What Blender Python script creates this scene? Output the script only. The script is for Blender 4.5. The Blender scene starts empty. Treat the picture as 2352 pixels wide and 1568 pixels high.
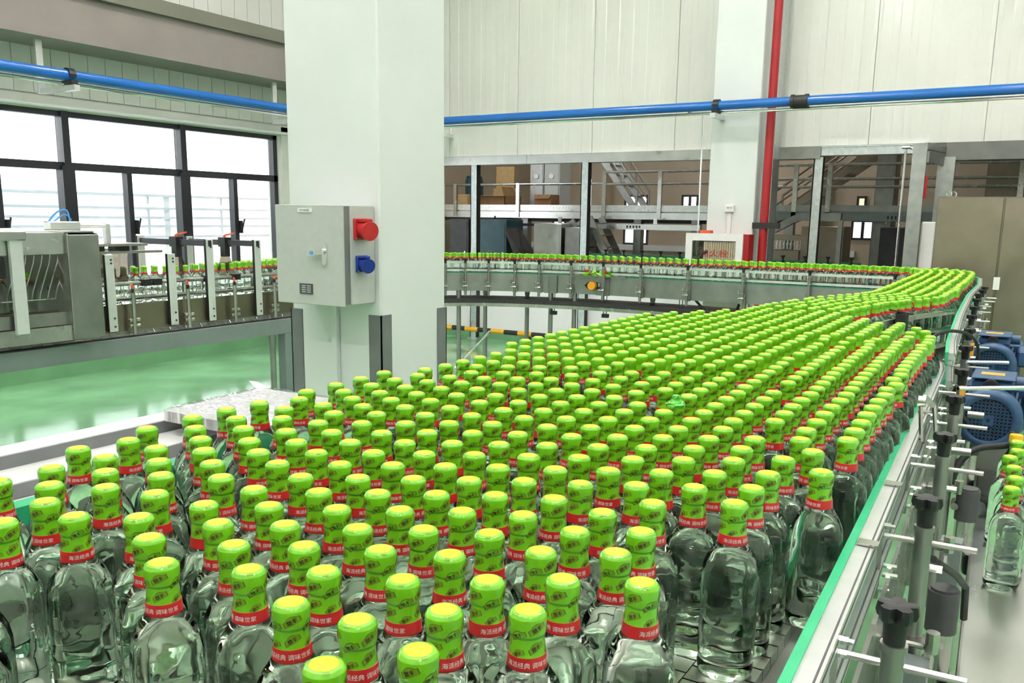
import bpy, math, random
from mathutils import Matrix, Vector
random.seed(7)
S = bpy.context.scene
COL = S.collection
# ------------------------------------------------------------------ camera
HEAD, PITCH, ROLL = math.radians(31.2), math.atan(380/2000), -0.0135
f0 = Vector((math.cos(HEAD), math.sin(HEAD), 0)); r0 = Vector((math.sin(HEAD), -math.cos(HEAD), 0)); u0 = Vector((0, 0, 1))
fw = f0*math.cos(PITCH) - u0*math.sin(PITCH); up = u0*math.cos(PITCH) + f0*math.sin(PITCH)
cr, sr = math.cos(ROLL), math.sin(ROLL)
cr_, cu_ = r0*cr - up*sr, r0*sr + up*cr
cam = bpy.data.cameras.new('camera'); cam.lens = 36*2000/2352; cam.sensor_width = 36; cam.sensor_fit = 'HORIZONTAL'
cam.shift_y = 96/2352; cam.clip_start = 0.02; cam.clip_end = 200
cam_o = bpy.data.objects.new('camera', cam); COL.objects.link(cam_o)
cam_o.matrix_world = Matrix(((cr_.x, cu_.x, -fw.x, 0), (cr_.y, cu_.y, -fw.y, 0), (cr_.z, cu_.z, -fw.z, 1.575), (0, 0, 0, 1)))
S.camera = cam_o
# ------------------------------------------------------------------ world, exposure, render quality
w = bpy.data.worlds.new('overcast_sky'); S.world = w; w.use_nodes = True
bg = w.node_tree.nodes['Background']; bg.inputs[0].default_value = (0.93, 0.97, 1.0, 1); bg.inputs[1].default_value = 5.0
S.view_settings.view_transform = 'Standard'; S.view_settings.look = 'None'; S.view_settings.gamma = 1.0
S.view_settings.exposure = 0.0; S.view_settings.use_curve_mapping = False
cy = S.cycles
cy.max_bounces = 18; cy.transmission_bounces = 18; cy.glossy_bounces = 4; cy.diffuse_bounces = 3; cy.transparent_max_bounces = 10
cy.sample_clamp_indirect = 16.0; cy.blur_glossy = 0.2; cy.use_adaptive_sampling = True; cy.adaptive_threshold = 0.2; cy.adaptive_min_samples = 12; cy.use_denoising = True
LAMP_W = 39.0
LAMPS = [(x, y) for x in (-1.6, 1.2, 4.0, 6.6) for y in (-2.4, .2, 2.8, 5.4)]
LAMP_Z = 5.6
BACK_LAMPS = [(11.6, 6.6), (11.6, 2.0), (14.6, 4.5)]

# ------------------------------------------------------------------ materials
MAT = {}
def M(name, col, rough=0.5, metal=0.0, var=0.0, scale=8.0, bump=0.0, stretch=(1, 1, 1), rvar=0.0, coat=0.0, spec=0.5):
    m = bpy.data.materials.new(name); m.use_nodes = True; nt = m.node_tree; b = nt.nodes['Principled BSDF']
    b.inputs['Base Color'].default_value = (*col, 1); b.inputs['Roughness'].default_value = rough; b.inputs['Metallic'].default_value = metal
    b.inputs['Specular IOR Level'].default_value = spec
    if coat: b.inputs['Coat Weight'].default_value = coat; b.inputs['Coat Roughness'].default_value = 0.08
    if var or bump or rvar:
        tc = nt.nodes.new('ShaderNodeTexCoord'); mp = nt.nodes.new('ShaderNodeMapping'); mp.inputs['Scale'].default_value = stretch
        nz = nt.nodes.new('ShaderNodeTexNoise'); nz.inputs['Scale'].default_value = scale; nz.inputs['Detail'].default_value = 5
        nt.links.new(tc.outputs['Object'], mp.inputs[0]); nt.links.new(mp.outputs[0], nz.inputs[0])
        if var:
            rp = nt.nodes.new('ShaderNodeValToRGB')
            rp.color_ramp.elements[0].position = .3; rp.color_ramp.elements[1].position = .7
            rp.color_ramp.elements[0].color = (*[c*(1-var) for c in col], 1); rp.color_ramp.elements[1].color = (*[min(1, c*(1+var)) for c in col], 1)
            nt.links.new(nz.outputs[0], rp.inputs[0]); nt.links.new(rp.outputs[0], b.inputs['Base Color'])
        if rvar:
            mr = nt.nodes.new('ShaderNodeMapRange'); mr.inputs['To Min'].default_value = max(0.02, rough-rvar); mr.inputs['To Max'].default_value = rough+rvar
            nt.links.new(nz.outputs[0], mr.inputs[0]); nt.links.new(mr.outputs[0], b.inputs['Roughness'])
        if bump:
            bp = nt.nodes.new('ShaderNodeBump'); bp.inputs['Strength'].default_value = bump; bp.inputs['Distance'].default_value = .02
            nt.links.new(nz.outputs[0], bp.inputs['Height']); nt.links.new(bp.outputs[0], b.inputs['Normal'])
    MAT[name] = m; return m
M('floor_epoxy', (.22, .45, .235), .12, 0, .22, 1.6, .03, (1, 1, 1), .08)
M('panel_white', (.76, .77, .71), .17, 0, .02, 3, .015, (1, 1, .2), .04)
M('panel_left', (.66, .68, .62), .4, 0, .04, 3)
M('taupe', (.26, .228, .21), .7, 0, .05, 4)
M('beam_trim', (.17, .17, .13), .6)
M('plaster', (.86, .86, .86), .6, 0, .03, 2.5, .02)
M('column_paint', (.72, .76, .74), .45, 0, .03, 2.0, .02)
M('ceiling_paint', (.84, .84, .82), .8, 0, .03, 2)
M('back_wall_paint', (.56, .45, .34), .7, 0, .06, 2)
M('frame_dark', (.022, .022, .028), .35, 0, .1, 20)
M('box_grey', (.48, .51, .48), .42, 0, .03, 40, .02)
M('gasket', (.08, .08, .085), .6, 0, .1, 20)
M('guard_dark', (.17, .18, .18), .45, 0, .08, 12)
M('steel', (.52, .51, .48), .26, 1, .08, 14, 0, (1, 1, 1), .07)
M('steel_sheet', (.60, .60, .57), .30, 1, .10, 5, 0, (1, 1, 1), .10)
M('steel_dull', (.33, .33, .315), .42, 1, .12, 9, 0, (1, 1, 1), .08)
M('steel_warm', (.30, .255, .20), .36, 1, .10, 5, 0, (1, 1, 1), .08)
M('chain_steel', (.60, .59, .56), .3, 1, .12, 30, 0, (1, 1, 1), .1)
M('galvanised', (.62, .65, .66), .38, .9, .14, 25, 0, (1, 1, 1), .08)
M('aluminium', (.80, .80, .80), .30, .8, .05, 20)
M('alu_post', (.66, .69, .67), .4, .35, .04, 20)
M('rail_green', (.03, .44, .20), .4, 0, .06, 20)
M('rail_green_dark', (.02, .22, .12), .4, 0, .06, 20)
M('black_plastic', (.012, .012, .013), .42, 0, .2, 60, .1)
M('black_rubber', (.010, .010, .010), .55, 0, .2, 60)
M('dark_belt', (.035, .033, .032), .5, .2, .2, 30)
M('frame_green_grey', (.21, .25, .245), .5, .2, .06, 10)
M('blue_pipe', (.014, .14, .50), .22, 0, .04, 6, 0, (1, 1, 1), 0, .3)
M('motor_blue', (.028, .078, .175), .4, 0, .12, 25, .05)
M('motor_dark', (.008, .012, .02), .6, 0, .1, 30)
M('red_plastic', (.50, .02, .022), .38, 0, .08, 20)
M('red_paint', (.38, .012, .016), .38, 0, .10, 12, .03)
M('blue_plastic', (.012, .04, .28), .38, 0, .08, 20)
M('orange_plastic', (.80, .10, .03), .4, 0, .06, 20)
M('orange_cap', (.80, .33, .015), .4, 0, .05, 20)
M('amber_plate', (.85, .36, .02), .45, 0, .05, 20)
M('chrome', (.82, .82, .82), .12, 1, .03, 20)
M('white_plastic', (.82, .82, .80), .4, 0, .03, 20)
M('cardboard', (.55, .37, .17), .85, 0, .10, 12)
M('cardboard_dark', (.30, .16, .075), .85, 0, .10, 12)
M('dark_metal', (.035, .034, .035), .5, .3, .2, 8)
M('teal_dark', (.02, .07, .09), .45, 0, .2, 8)
M('hose_cream', (.55, .46, .32), .8, 0, .12, 40)
M('hazard_yellow', (.85, .42, .02), .5, 0, .06, 20)
M('hazard_black', (.015, .015, .015), .5, 0, .1, 20)
M('blue_tube', (.05, .32, .75), .35, 0, .05, 20)
M('paper_label', (.82, .83, .82), .5, 0, .02, 20)
M('outdoor_white', (.86, .87, .88), .8, 0, .02, 2)
M('outdoor_rail', (.70, .73, .86), .6, 0, .05, 4)
M('outdoor_ground', (.6, .6, .58), .9, 0, .06, 2)
M('film_green', (.10, .50, .05), .25, 0, .2, 90, .3)
M('sleeve_green', (.175, .565, .008), .28, 0, .07, 70, .05, (1, 1, .25), 0, .9)
M('groove_green', (.10, .36, .01), .35, 0, .06, 60)
M('seal_yellow', (.93, .80, .012), .38, 0, .03, 60)
M('band_red', (.60, .017, .022), .35, 0, .05, 60, 0, (1, 1, 1), 0, .2)
M('print_white', (.86, .80, .78), .5, 0, .02, 60)
M('print_red', (.50, .015, .015), .5, 0, .03, 60)
M('emblem_olive', (.17, .31, .012), .45, 0, .1, 90)
M('emblem_ink', (.03, .010, .003), .5, 0, .1, 90)
M('emblem_line', (.035, .06, .004), .5, 0, .1, 90)
M('cap_yellow', (.90, .50, .015), .4, 0, .04, 60)
def glass_mat(name, col, ior, rough=0.0):
    m = bpy.data.materials.new(name); m.use_nodes = True; nt = m.node_tree
    for n in list(nt.nodes):
        if n.type == 'BSDF_PRINCIPLED': nt.nodes.remove(n)
    g = nt.nodes.new('ShaderNodeBsdfGlass'); g.inputs['Color'].default_value = (*col, 1); g.inputs['IOR'].default_value = ior; g.inputs['Roughness'].default_value = rough
    tc = nt.nodes.new('ShaderNodeTexCoord'); nz = nt.nodes.new('ShaderNodeTexNoise'); nz.inputs['Scale'].default_value = 62; nz.inputs['Detail'].default_value = 0
    bp = nt.nodes.new('ShaderNodeBump'); bp.inputs['Strength'].default_value = .30; bp.inputs['Distance'].default_value = .003
    nt.links.new(tc.outputs['Object'], nz.inputs[0]); nt.links.new(nz.outputs[0], bp.inputs['Height']); nt.links.new(bp.outputs[0], g.inputs['Normal'])
    nt.links.new(g.outputs[0], nt.nodes['Material Output'].inputs[0]); MAT[name] = m
glass_mat('bottle_glass', (.945, .972, .950), 1.38)
def pane_mat(name, tint, gl=.07):
    m = bpy.data.materials.new(name); m.use_nodes = True; nt = m.node_tree
    for n in list(nt.nodes):
        if n.type == 'BSDF_PRINCIPLED': nt.nodes.remove(n)
    t = nt.nodes.new('ShaderNodeBsdfTransparent'); t.inputs[0].default_value = (*tint, 1)
    g = nt.nodes.new('ShaderNodeBsdfGlossy'); g.inputs['Roughness'].default_value = .03
    x = nt.nodes.new('ShaderNodeMixShader'); x.inputs[0].default_value = gl
    nt.links.new(t.outputs[0], x.inputs[1]); nt.links.new(g.outputs[0], x.inputs[2]); nt.links.new(x.outputs[0], nt.nodes['Material Output'].inputs[0]); MAT[name] = m
pane_mat('window_glass', (.97, .98, .98)); pane_mat('cabinet_glass', (.92, .94, .93), .12); pane_mat('smoke_acrylic', (.60, .56, .50), .10)
pane_mat('wrap_film', (.93, .93, .95), .3)
def emit_mat(name, col, s):
    m = bpy.data.materials.new(name); m.use_nodes = True; nt = m.node_tree; b = nt.nodes['Principled BSDF']
    b.inputs['Base Color'].default_value = (.8, .8, .8, 1); b.inputs['Emission Color'].default_value = (*col, 1); b.inputs['Emission Strength'].default_value = s; MAT[name] = m
emit_mat('lit_window', (.95, .97, 1.0), 1.6)
emit_mat('lamp_diffuser', (1, .98, .94), 14)
emit_mat('warm_window', (1.0, .80, .48), 1.1)

# ------------------------------------------------------------------ mesh helpers
ORG = {}
class MB:
    def __init__(s): s.v = []; s.f = []; s.m = []; s.cur = 0
    def add(s, vs, fs):
        o = len(s.v); s.v += [tuple(v) for v in vs]; s.f += [tuple(i+o for i in f) for f in fs]; s.m += [s.cur]*len(fs); return s
    def box(s, x0, y0, z0, x1, y1, z1):
        x0, x1 = sorted((x0, x1)); y0, y1 = sorted((y0, y1)); z0, z1 = sorted((z0, z1))
        return s.add([(x0,y0,z0),(x1,y0,z0),(x1,y1,z0),(x0,y1,z0),(x0,y0,z1),(x1,y0,z1),(x1,y1,z1),(x0,y1,z1)],
                     [(0,3,2,1),(4,5,6,7),(0,1,5,4),(1,2,6,5),(2,3,7,6),(3,0,4,7)])
    def cbox(s, x0, y0, z0, x1, y1, z1, c):                      # box with chamfered edges
        x0, x1 = sorted((x0, x1)); y0, y1 = sorted((y0, y1)); z0, z1 = sorted((z0, z1)); c = min(c, (x1-x0)/2.2, (y1-y0)/2.2, (z1-z0)/2.2)
        def ring(d, z): return [(x0+d, y0+c, z) if 0 else p for p in ()]
        vs = []; 
        for z, d in ((z0, c), (z0+c, 0), (z1-c, 0), (z1, c)):
            a, b, e, g = x0+d, x1-d, y0+d, y1-d
            k = c if d == 0 else c*.4
            vs += [(a+k,e,z),(b-k,e,z),(b,e+k,z),(b,g-k,z),(b-k,g,z),(a+k,g,z),(a,g-k,z),(a,e+k,z)]
        fs = [tuple(range(7, -1, -1)), tuple(range(24, 32))]
        for r in range(3):
            for i in range(8): j = (i+1) % 8; fs.append((r*8+i, r*8+j, r*8+8+j, r*8+8+i))
        return s.add(vs, fs)
    def cyl(s, p0, p1, r, n=12, r1=None, caps=True):
        p0 = Vector(p0); p1 = Vector(p1); r1 = r if r1 is None else r1; d = (p1-p0).normalized()
        a = d.orthogonal().normalized(); b = d.cross(a)
        vs = [p0+(a*math.cos(2*math.pi*i/n)+b*math.sin(2*math.pi*i/n))*r for i in range(n)] + [p1+(a*math.cos(2*math.pi*i/n)+b*math.sin(2*math.pi*i/n))*r1 for i in range(n)]
        fs = [(i, (i+1) % n, n+(i+1) % n, n+i) for i in range(n)]
        if caps: fs += [tuple(range(n-1, -1, -1)), tuple(range(n, 2*n))]
        return s.add(vs, fs)
    def tube(s, pts, r, n=8):
        pts = [Vector(p) for p in pts]; vs = []; fs = []; prev = None
        for i, p in enumerate(pts):
            d = (pts[min(i+1, len(pts)-1)]-pts[max(i-1, 0)]).normalized()
            a = d.orthogonal().normalized() if prev is None else (prev-d*prev.dot(d)).normalized()
            prev = a; b = d.cross(a)
            vs += [p+(a*math.cos(2*math.pi*k/n)+b*math.sin(2*math.pi*k/n))*r for k in range(n)]
        for i in range(len(pts)-1):
            for k in range(n): fs.append((i*n+k, i*n+(k+1) % n, (i+1)*n+(k+1) % n, (i+1)*n+k))
        e = (len(pts)-1)*n
        return s.add(vs, fs+[tuple(range(n-1, -1, -1)), tuple(range(e, e+n))])
    def lathe(s, prof, n=24, o=(0, 0, 0), axis='z'):
        vs = []; fs = []; ax = []
        for (r, z) in prof:
            ax.append(len(vs))
            if r < 1e-6: vs.append((0, 0, z))
            else: vs += [(r*math.cos(2*math.pi*i/n), r*math.sin(2*math.pi*i/n), z) for i in range(n)]
        for k in range(len(prof)-1):
            a, b = ax[k], ax[k+1]; sa, sb = prof[k][0] < 1e-6, prof[k+1][0] < 1e-6
            for i in range(n):
                j = (i+1) % n
                if sa and sb: continue
                if sa: fs.append((a, b+j, b+i))
                elif sb: fs.append((a+i, a+j, b))
                else: fs.append((a+i, a+j, b+j, b+i))
        if axis == 'x': vs = [(v[2], v[0], v[1]) for v in vs]
        if axis == '-x': vs = [(-v[2], -v[0], v[1]) for v in vs]
        if axis == '-y': vs = [(v[0], -v[2], v[1]) for v in vs]
        return s.add([(v[0]+o[0], v[1]+o[1], v[2]+o[2]) for v in vs], fs)
    def prism(s, poly, z0, z1):                                  # polygon ccw in xy
        n = len(poly)
        return s.add([(x, y, z0) for x, y in poly]+[(x, y, z1) for x, y in poly],
                     [tuple(range(n-1, -1, -1)), tuple(range(n, 2*n))]+[(i, (i+1) % n, n+(i+1) % n, n+i) for i in range(n)])
    def prism_y(s, poly, y0, y1):                                # polygon in xz, extruded along y
        n = len(poly)
        return s.add([(x, y0, z) for x, z in poly]+[(x, y1, z) for x, z in poly],
                     [tuple(range(n)), tuple(range(2*n-1, n-1, -1))]+[((i+1) % n, i, n+i, n+(i+1) % n) for i in range(n)])
    def prism_x(s, poly, x0, x1):                                # polygon in yz, extruded along x
        n = len(poly)
        return s.add([(x0, y, z) for y, z in poly]+[(x1, y, z) for y, z in poly],
                     [tuple(range(n-1, -1, -1)), tuple(range(n, 2*n))]+[(i, (i+1) % n, n+(i+1) % n, n+i) for i in range(n)])
    def sweep(s, path, prof):                                    # prof: (offset to the left of travel, z) closed
        n = len(prof); vs = []; fs = []; m = len(path)
        for i in range(m):
            a = Vector(path[max(i-1, 0)][:2]); b = Vector(path[i][:2]); c = Vector(path[min(i+1, m-1)][:2])
            d1 = (b-a).normalized() if i > 0 else (c-b).normalized(); d2 = (c-b).normalized() if i < m-1 else d1
            t = (d1+d2).normalized(); nn = Vector((-t.y, t.x)); k = 1/max(.5, nn.dot(Vector((-d1.y, d1.x))))
            z = path[i][2] if len(path[i]) > 2 else 0
            vs += [(b.x+nn.x*o*k, b.y+nn.y*o*k, z+h) for o, h in prof]
        for i in range(m-1):
            for k in range(n): fs.append((i*n+k, i*n+(k+1) % n, (i+1)*n+(k+1) % n, (i+1)*n+k))
        e = (m-1)*n
        return s.add(vs, fs+[tuple(range(n-1, -1, -1)), tuple(range(e, e+n))])
    def bar(s, p0, p1, w, h):                                    # rectangular bar between two points
        p0 = Vector(p0); p1 = Vector(p1); d = (p1-p0).normalized(); u = Vector((0, 0, 1)) if abs(d.z) < .95 else Vector((1, 0, 0))
        a = d.cross(u).normalized()*w/2; b = a.cross(d).normalized()*h/2
        return s.add([p0-a-b, p0+a-b, p0+a+b, p0-a+b, p1-a-b, p1+a-b, p1+a+b, p1-a+b], [(0,1,2,3),(7,6,5,4),(0,4,5,1),(1,5,6,2),(2,6,7,3),(3,7,4,0)])
    def merge(s, vs, fs, fn): return s.add([fn(v) for v in vs], fs)
    def mesh(s, name, mats, off=(0, 0, 0), smooth=False):
        me = bpy.data.meshes.new(name); me.from_pydata([(v[0]-off[0], v[1]-off[1], v[2]-off[2]) for v in s.v], [], s.f)
        for m in ([mats] if isinstance(mats, str) else mats): me.materials.append(MAT[m])
        if not isinstance(mats, str): me.polygons.foreach_set('material_index', s.m)
        if smooth:
            me.polygons.foreach_set('use_smooth', [True]*len(me.polygons))
            if smooth is not True: me.set_sharp_from_angle(angle=math.radians(smooth))
        me.update(); return me
    def build(s, name, mats, parent=None, smooth=35):
        off = ORG.get(parent.name, (0, 0, 0)) if parent else (0, 0, 0)
        o = bpy.data.objects.new(name, s.mesh(name, mats, off, smooth)); COL.objects.link(o)
        if parent: o.parent = parent; ORG[o.name] = off
        if name in ('bolt', 'screw', 'slot', 'cooling_fin', 'chain_hook', 'plate_lines', 'tread_pattern'): o['kind'] = 'stuff'
        return o
    def alone(s, name, mats, label, cat, group=None, smooth=35): # a thing that is one mesh, origin at its base
        xs = [v[0] for v in s.v]; ys = [v[1] for v in s.v]; zs = [v[2] for v in s.v]
        off = ((min(xs)+max(xs))/2, (min(ys)+max(ys))/2, min(zs))
        o = bpy.data.objects.new(name, s.mesh(name, mats, off, smooth)); COL.objects.link(o); o.location = off; ORG[o.name] = off
        return tag(o, label, cat, group)
def tag(o, label=None, cat=None, group=None, kind=None):
    if label: o['label'] = label
    if cat: o['category'] = cat
    if group: o['group'] = group
    if kind: o['kind'] = kind
    return o
def thing(name, label, cat, loc=(0, 0, 0), group=None, kind=None):
    o = bpy.data.objects.new(name, None); COL.objects.link(o); o.location = loc; o.empty_display_size = .1; ORG[o.name] = tuple(loc)
    return tag(o, label, cat, group, kind)
def node(name, parent):                                          # an Empty part that holds sub-parts
    o = bpy.data.objects.new(name, None); COL.objects.link(o); o.parent = parent; ORG[o.name] = ORG[parent.name]; o.empty_display_size = .05; return o
def struct(name, mb, mats, label=None, smooth=35): return tag(mb.build(name, mats, None, smooth), label, None, None, 'structure')
def copy_tree(o, parent=None):
    c = o.copy(); COL.objects.link(c); c.parent = parent
    for ch in list(o.children): copy_tree(ch, c)
    return c
_TX = {}
def text_mesh(body, res=2):
    if body not in _TX:
        c = bpy.data.curves.new('lettering', 'FONT'); c.body = body; c.resolution_u = res; c.size = 1
        o = bpy.data.objects.new('lettering', c); COL.objects.link(o)
        me = bpy.data.meshes.new_from_object(o.evaluated_get(bpy.context.evaluated_depsgraph_get()))
        vs = [tuple(v.co[:2]) for v in me.vertices]; fs = [tuple(p.vertices) for p in me.polygons]
        bpy.data.objects.remove(o); bpy.data.curves.remove(c); bpy.data.meshes.remove(me)
        x0 = min(v[0] for v in vs); x1 = max(v[0] for v in vs); y0 = min(v[1] for v in vs); y1 = max(v[1] for v in vs)
        _TX[body] = ([(v[0]-(x0+x1)/2, v[1]-(y0+y1)/2) for v in vs], fs, x1-x0, y1-y0)
    return _TX[body]
def catmull(pts, k=8):
    out = []; P = [Vector(p) for p in pts]
    for i in range(len(P)-1):
        p0, p1, p2, p3 = P[max(i-1, 0)], P[i], P[i+1], P[min(i+2, len(P)-1)]
        for j in range(k):
            t = j/k; out.append(.5*((2*p1)+(p2-p0)*t+(2*p0-5*p1+4*p2-p3)*t*t+(3*p1-p0-3*p2+p3)*t**3))
    return [tuple(q) for q in out+[P[-1]]]
M('skirting_green', (.15, .34, .17), .35, 0, .1, 3)
M('deck_steel', (.86, .86, .86), .25, .25, .04, 6, 0, (1, 1, 1), .04)  # white reflection of the window is put into the pale base colour
M('steel_dark', (.20, .20, .19), .40, .9, .12, 6, 0, (1, 1, 1), .08)
M('galvanised_dark', (.40, .41, .40), .36, .9, .14, 12, 0, (1, 1, 1), .08)
# ================================================================== the room
XF, YW, ZC = 9.6, 8.0, 6.2
struct('floor', MB().box(-4, -5, -.1, 17.2, 10, 0), 'floor_epoxy', 'glossy green epoxy factory floor')
struct('ceiling', MB().box(-4, -5, ZC, 17.2, 10, ZC+.1), 'ceiling_paint')
struct('wall_back', MB().box(-4.1, -5, 0, -4, YW, ZC), 'plaster')
struct('wall_right', MB().box(-4, -5.1, 0, 17.2, -5, ZC), 'plaster')
WX0, WX1, WZ0, WZ1, WZM = 1.0, 7.73, .42, 2.5, 2.0
wl = struct('wall_left', MB().box(-4, YW, 0, 9.7, YW+.2, WZ0).box(-4, YW, WZ1, 9.7, YW+.2, ZC).box(-4, YW, WZ0, WX0, YW+.2, WZ1).box(WX1, YW, WZ0, 9.7, YW+.2, WZ1), 'panel_left',
            'pale grey panelled wall with a wide dark framed window')
bm_ = MB().box(.003, -.02, 0, .179, 0, 3.55).mesh('panel', 'panel_left')
for i in range(37):
    o = bpy.data.objects.new('panel', bm_); COL.objects.link(o); o.parent = wl; o.location = (2.95+.182*i, YW, 2.63)
MB().box(-1, YW-.03, WZ1+.02, 9.6, YW, WZ1+.11).build('window_trim', 'panel_left', wl)
MB().cyl((-1, YW-.035, WZ1+.03), (7.85, YW-.035, WZ1+.03), .018, 10).build('window_bead', 'plaster', wl)
MB().box(7.76, YW-.03, 0, 7.95, YW, WZ1+.1).build('corner_strip', 'panel_left', wl)
struct('baseboard_left', MB().box(-4, YW-.02, 0, 9.6, YW, .41), 'skirting_green')
struct('baseboard_far', MB().box(XF+.03, -5, 0, XF+.05, 6.98, .12), 'skirting_green')
# window
win = thing('window_1', 'wide dark framed window, blown out white by daylight', None, (4.4, YW, WZ0), None, 'structure')
fr = MB(); d0, d1 = YW+.02, YW+.10
fr.box(WX0, d0, WZ0, WX1, d1, WZ0+.06).box(WX0, d0, WZ1-.05, WX1, d1, WZ1).box(WX1-.06, d0, WZ0, WX1, d1, WZ1).box(WX0, d0, WZM-.035, WX1, d1, WZM+.035)
xs = [WX0, 2.41, 3.73, 5.05, 6.37, WX1]
for x in xs[1:-1]: fr.box(x-.035, d0-.03, WZM, x+.035, d1, WZ1); fr.box(x-.062, d0-.03, WZ0, x+.062, d1, WZM)
fr.build('window_frame', 'frame_dark', win)
for a, b in zip(xs[:-1], xs[1:]):
    m_ = (a+b)/2 + (.02 if b == WX1 else 0)
    s_ = MB().box(m_-.028, d0-.005, WZ0+.05, m_+.028, d1, WZM-.03).build('sash_bar', 'frame_dark', win)
    MB().box(m_+.028, d0-.05, 1.36, m_+.045, d0, 1.5).bar((m_+.037, d0-.045, 1.4), (m_+.037, d0-.09, 1.52), .012, .012).build('sash_handle', 'black_plastic', s_)
    MB().box(a+.05, d0+.03, WZM+.03, b-.05, d0+.036, WZ1-.04).build('pane', 'window_glass', win)
    MB().box(a+.05, d0+.03, WZ0+.05, m_-.02, d0+.036, WZM-.03).build('pane', 'window_glass', win)
    MB().box(m_+.02, d0+.03, WZ0+.05, b-.05, d0+.036, WZM-.03).build('pane', 'window_glass', win)
# outdoors
struct('ground_outside', MB().box(-20, YW+.2, -.3, 40, 40, -.05), 'outdoor_ground')
fac = thing('outdoor_stand', 'pale tiered stand with thin bluish rails seen outside through window', 'stand', (8, 11.3, -.05))
MB().box(-6, 13.4, -.05, 30, 13.7, 1.9).build('wall', 'outdoor_white', fac)
for z in (1.80, 1.62, 1.49, 1.37, 1.22):
    q = MB().box(-6, 11.0, z, 30, 11.05, z+.035).build('rail', 'outdoor_rail', fac)
    b = MB()
    for k in range(14): b.box(-1+k*1.3, 11.02, z-.10, -.96+k*1.3, 11.1, z)
    b.build('rail_bracket', 'outdoor_rail', q)
for k in range(8): MB().box(-2+2.6*k, 11.05, -.05, -1.9+2.6*k, 11.15, 1.83).build('post', 'outdoor_white', fac)
# beam and upper trim
struct('ceiling_beam', MB().box(-4, 7.45, 3.03, 9.6, 7.98, 3.42), 'taupe', 'taupe painted beam running above the window')
struct('trim_1', MB().box(-4, 7.40, 3.42, 9.6, 7.98, 3.55), 'beam_trim')
# far wall
jy = [4.75+1.03*k for k in range(-9, 4)]
wf = struct('wall_far', MB().box(XF+.02, -5, 2.34, XF+.12, 8.2, ZC).box(XF, 6.98, 0, XF+.12, 8.2, 2.34).box(XF+.02, -5, 0, XF+.12, -2.0, 2.34), 'panel_white', 'glossy white ribbed panel wall above steel beam')
prof = [(0, 0)]
p = MB(); pr = [(.003, -.002)]
for k in range(6):
    c = .085+.172*k; pr += [(c-.06, -.002), (c-.045, -.0045), (c+.045, -.0045), (c+.06, -.002)]
pr += [(1.027, -.002)]
poly = [(a, b) for a, b in pr]
n_ = len(poly); vs = [(b, a, 0) for a, b in poly]+[(.02, poly[-1][0], 0), (.02, poly[0][0], 0)]; N2 = len(vs)
vs2 = vs+[(v[0], v[1], ZC-2.36) for v in vs]
p.add(vs2, [tuple(range(N2)), tuple(range(2*N2-1, N2-1, -1))]+[((i+1) % N2, i, N2+i, N2+(i+1) % N2) for i in range(N2)])
pm = p.mesh('panel', 'panel_white')
for y in jy:
    if y > 7.6: continue
    o = bpy.data.objects.new('panel', pm); COL.objects.link(o); o.parent = wf; o.location = (XF, y, 2.345)
struct('wall_low', MB().box(XF+.05, -5, 0, XF+.15, 6.98, 1.0), 'plaster', 'low white wall below the far conveyor')
bs = thing('steel_header_beam', 'long polished steel beam under the white panels left of second column', 'beam', (XF-.04, 5, 2.23))
MB().box(XF-.07, 3.12, 2.232, XF+.1, 5.6, 2.337).build('beam_section', 'steel_sheet', bs); MB().box(XF-.07, 5.604, 2.232, XF+.1, 6.98, 2.337).build('beam_section', 'steel_sheet', bs)
bs = thing('steel_header_beam', 'short dull steel beam between red pipe and galvanised post', 'beam', (XF-.05, 2.35, 2.2))
MB().box(XF-.09, 2.1, 2.215, XF+.1, 2.58, 2.335).build('beam_section', 'steel_dull', bs)
bs = thing('galvanised_beam', 'thin galvanised beam between post and steel portal', 'beam', (XF-.05, 1.6, 2.24))
MB().box(XF-.06, 1.1, 2.245, XF+.1, 2.098, 2.335).box(XF-.075, 1.1, 2.325, XF-.06, 2.098, 2.335).build('beam_section', 'galvanised', bs)
bs = thing('steel_header_beam', 'dark steel beam above the big brown steel cabinet', 'beam', (XF-.05, -1.0, 2.19))
MB().box(XF-.12, -2.1, 2.17, XF+.1, .93, 2.335).build('beam_section', 'steel_dark', bs)
for y, lab in ((6.40, 'galvanised post standing nearest the grey control box column'), (4.81, 'galvanised post midway between the two white columns'), (2.12, 'galvanised post just right of the red pipe')):
    t = thing('galvanised_post', lab, 'post', (XF, y, 0), 'posts holding the far steel beam')
    MB().box(XF-.055, y-.045, 0, XF-.045, y+.045, 2.232).box(XF-.055, y+.035, 0, XF+.04, y+.045, 2.232).build('channel', 'galvanised', t)
    MB().box(XF-.045, y-.045, 0, XF+.04, y-.036, 2.232).build('web', 'black_rubber', t)
    MB().box(XF-.08, y-.08, 0, XF+.05, y+.08, .012).build('foot_plate', 'galvanised', t)
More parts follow.
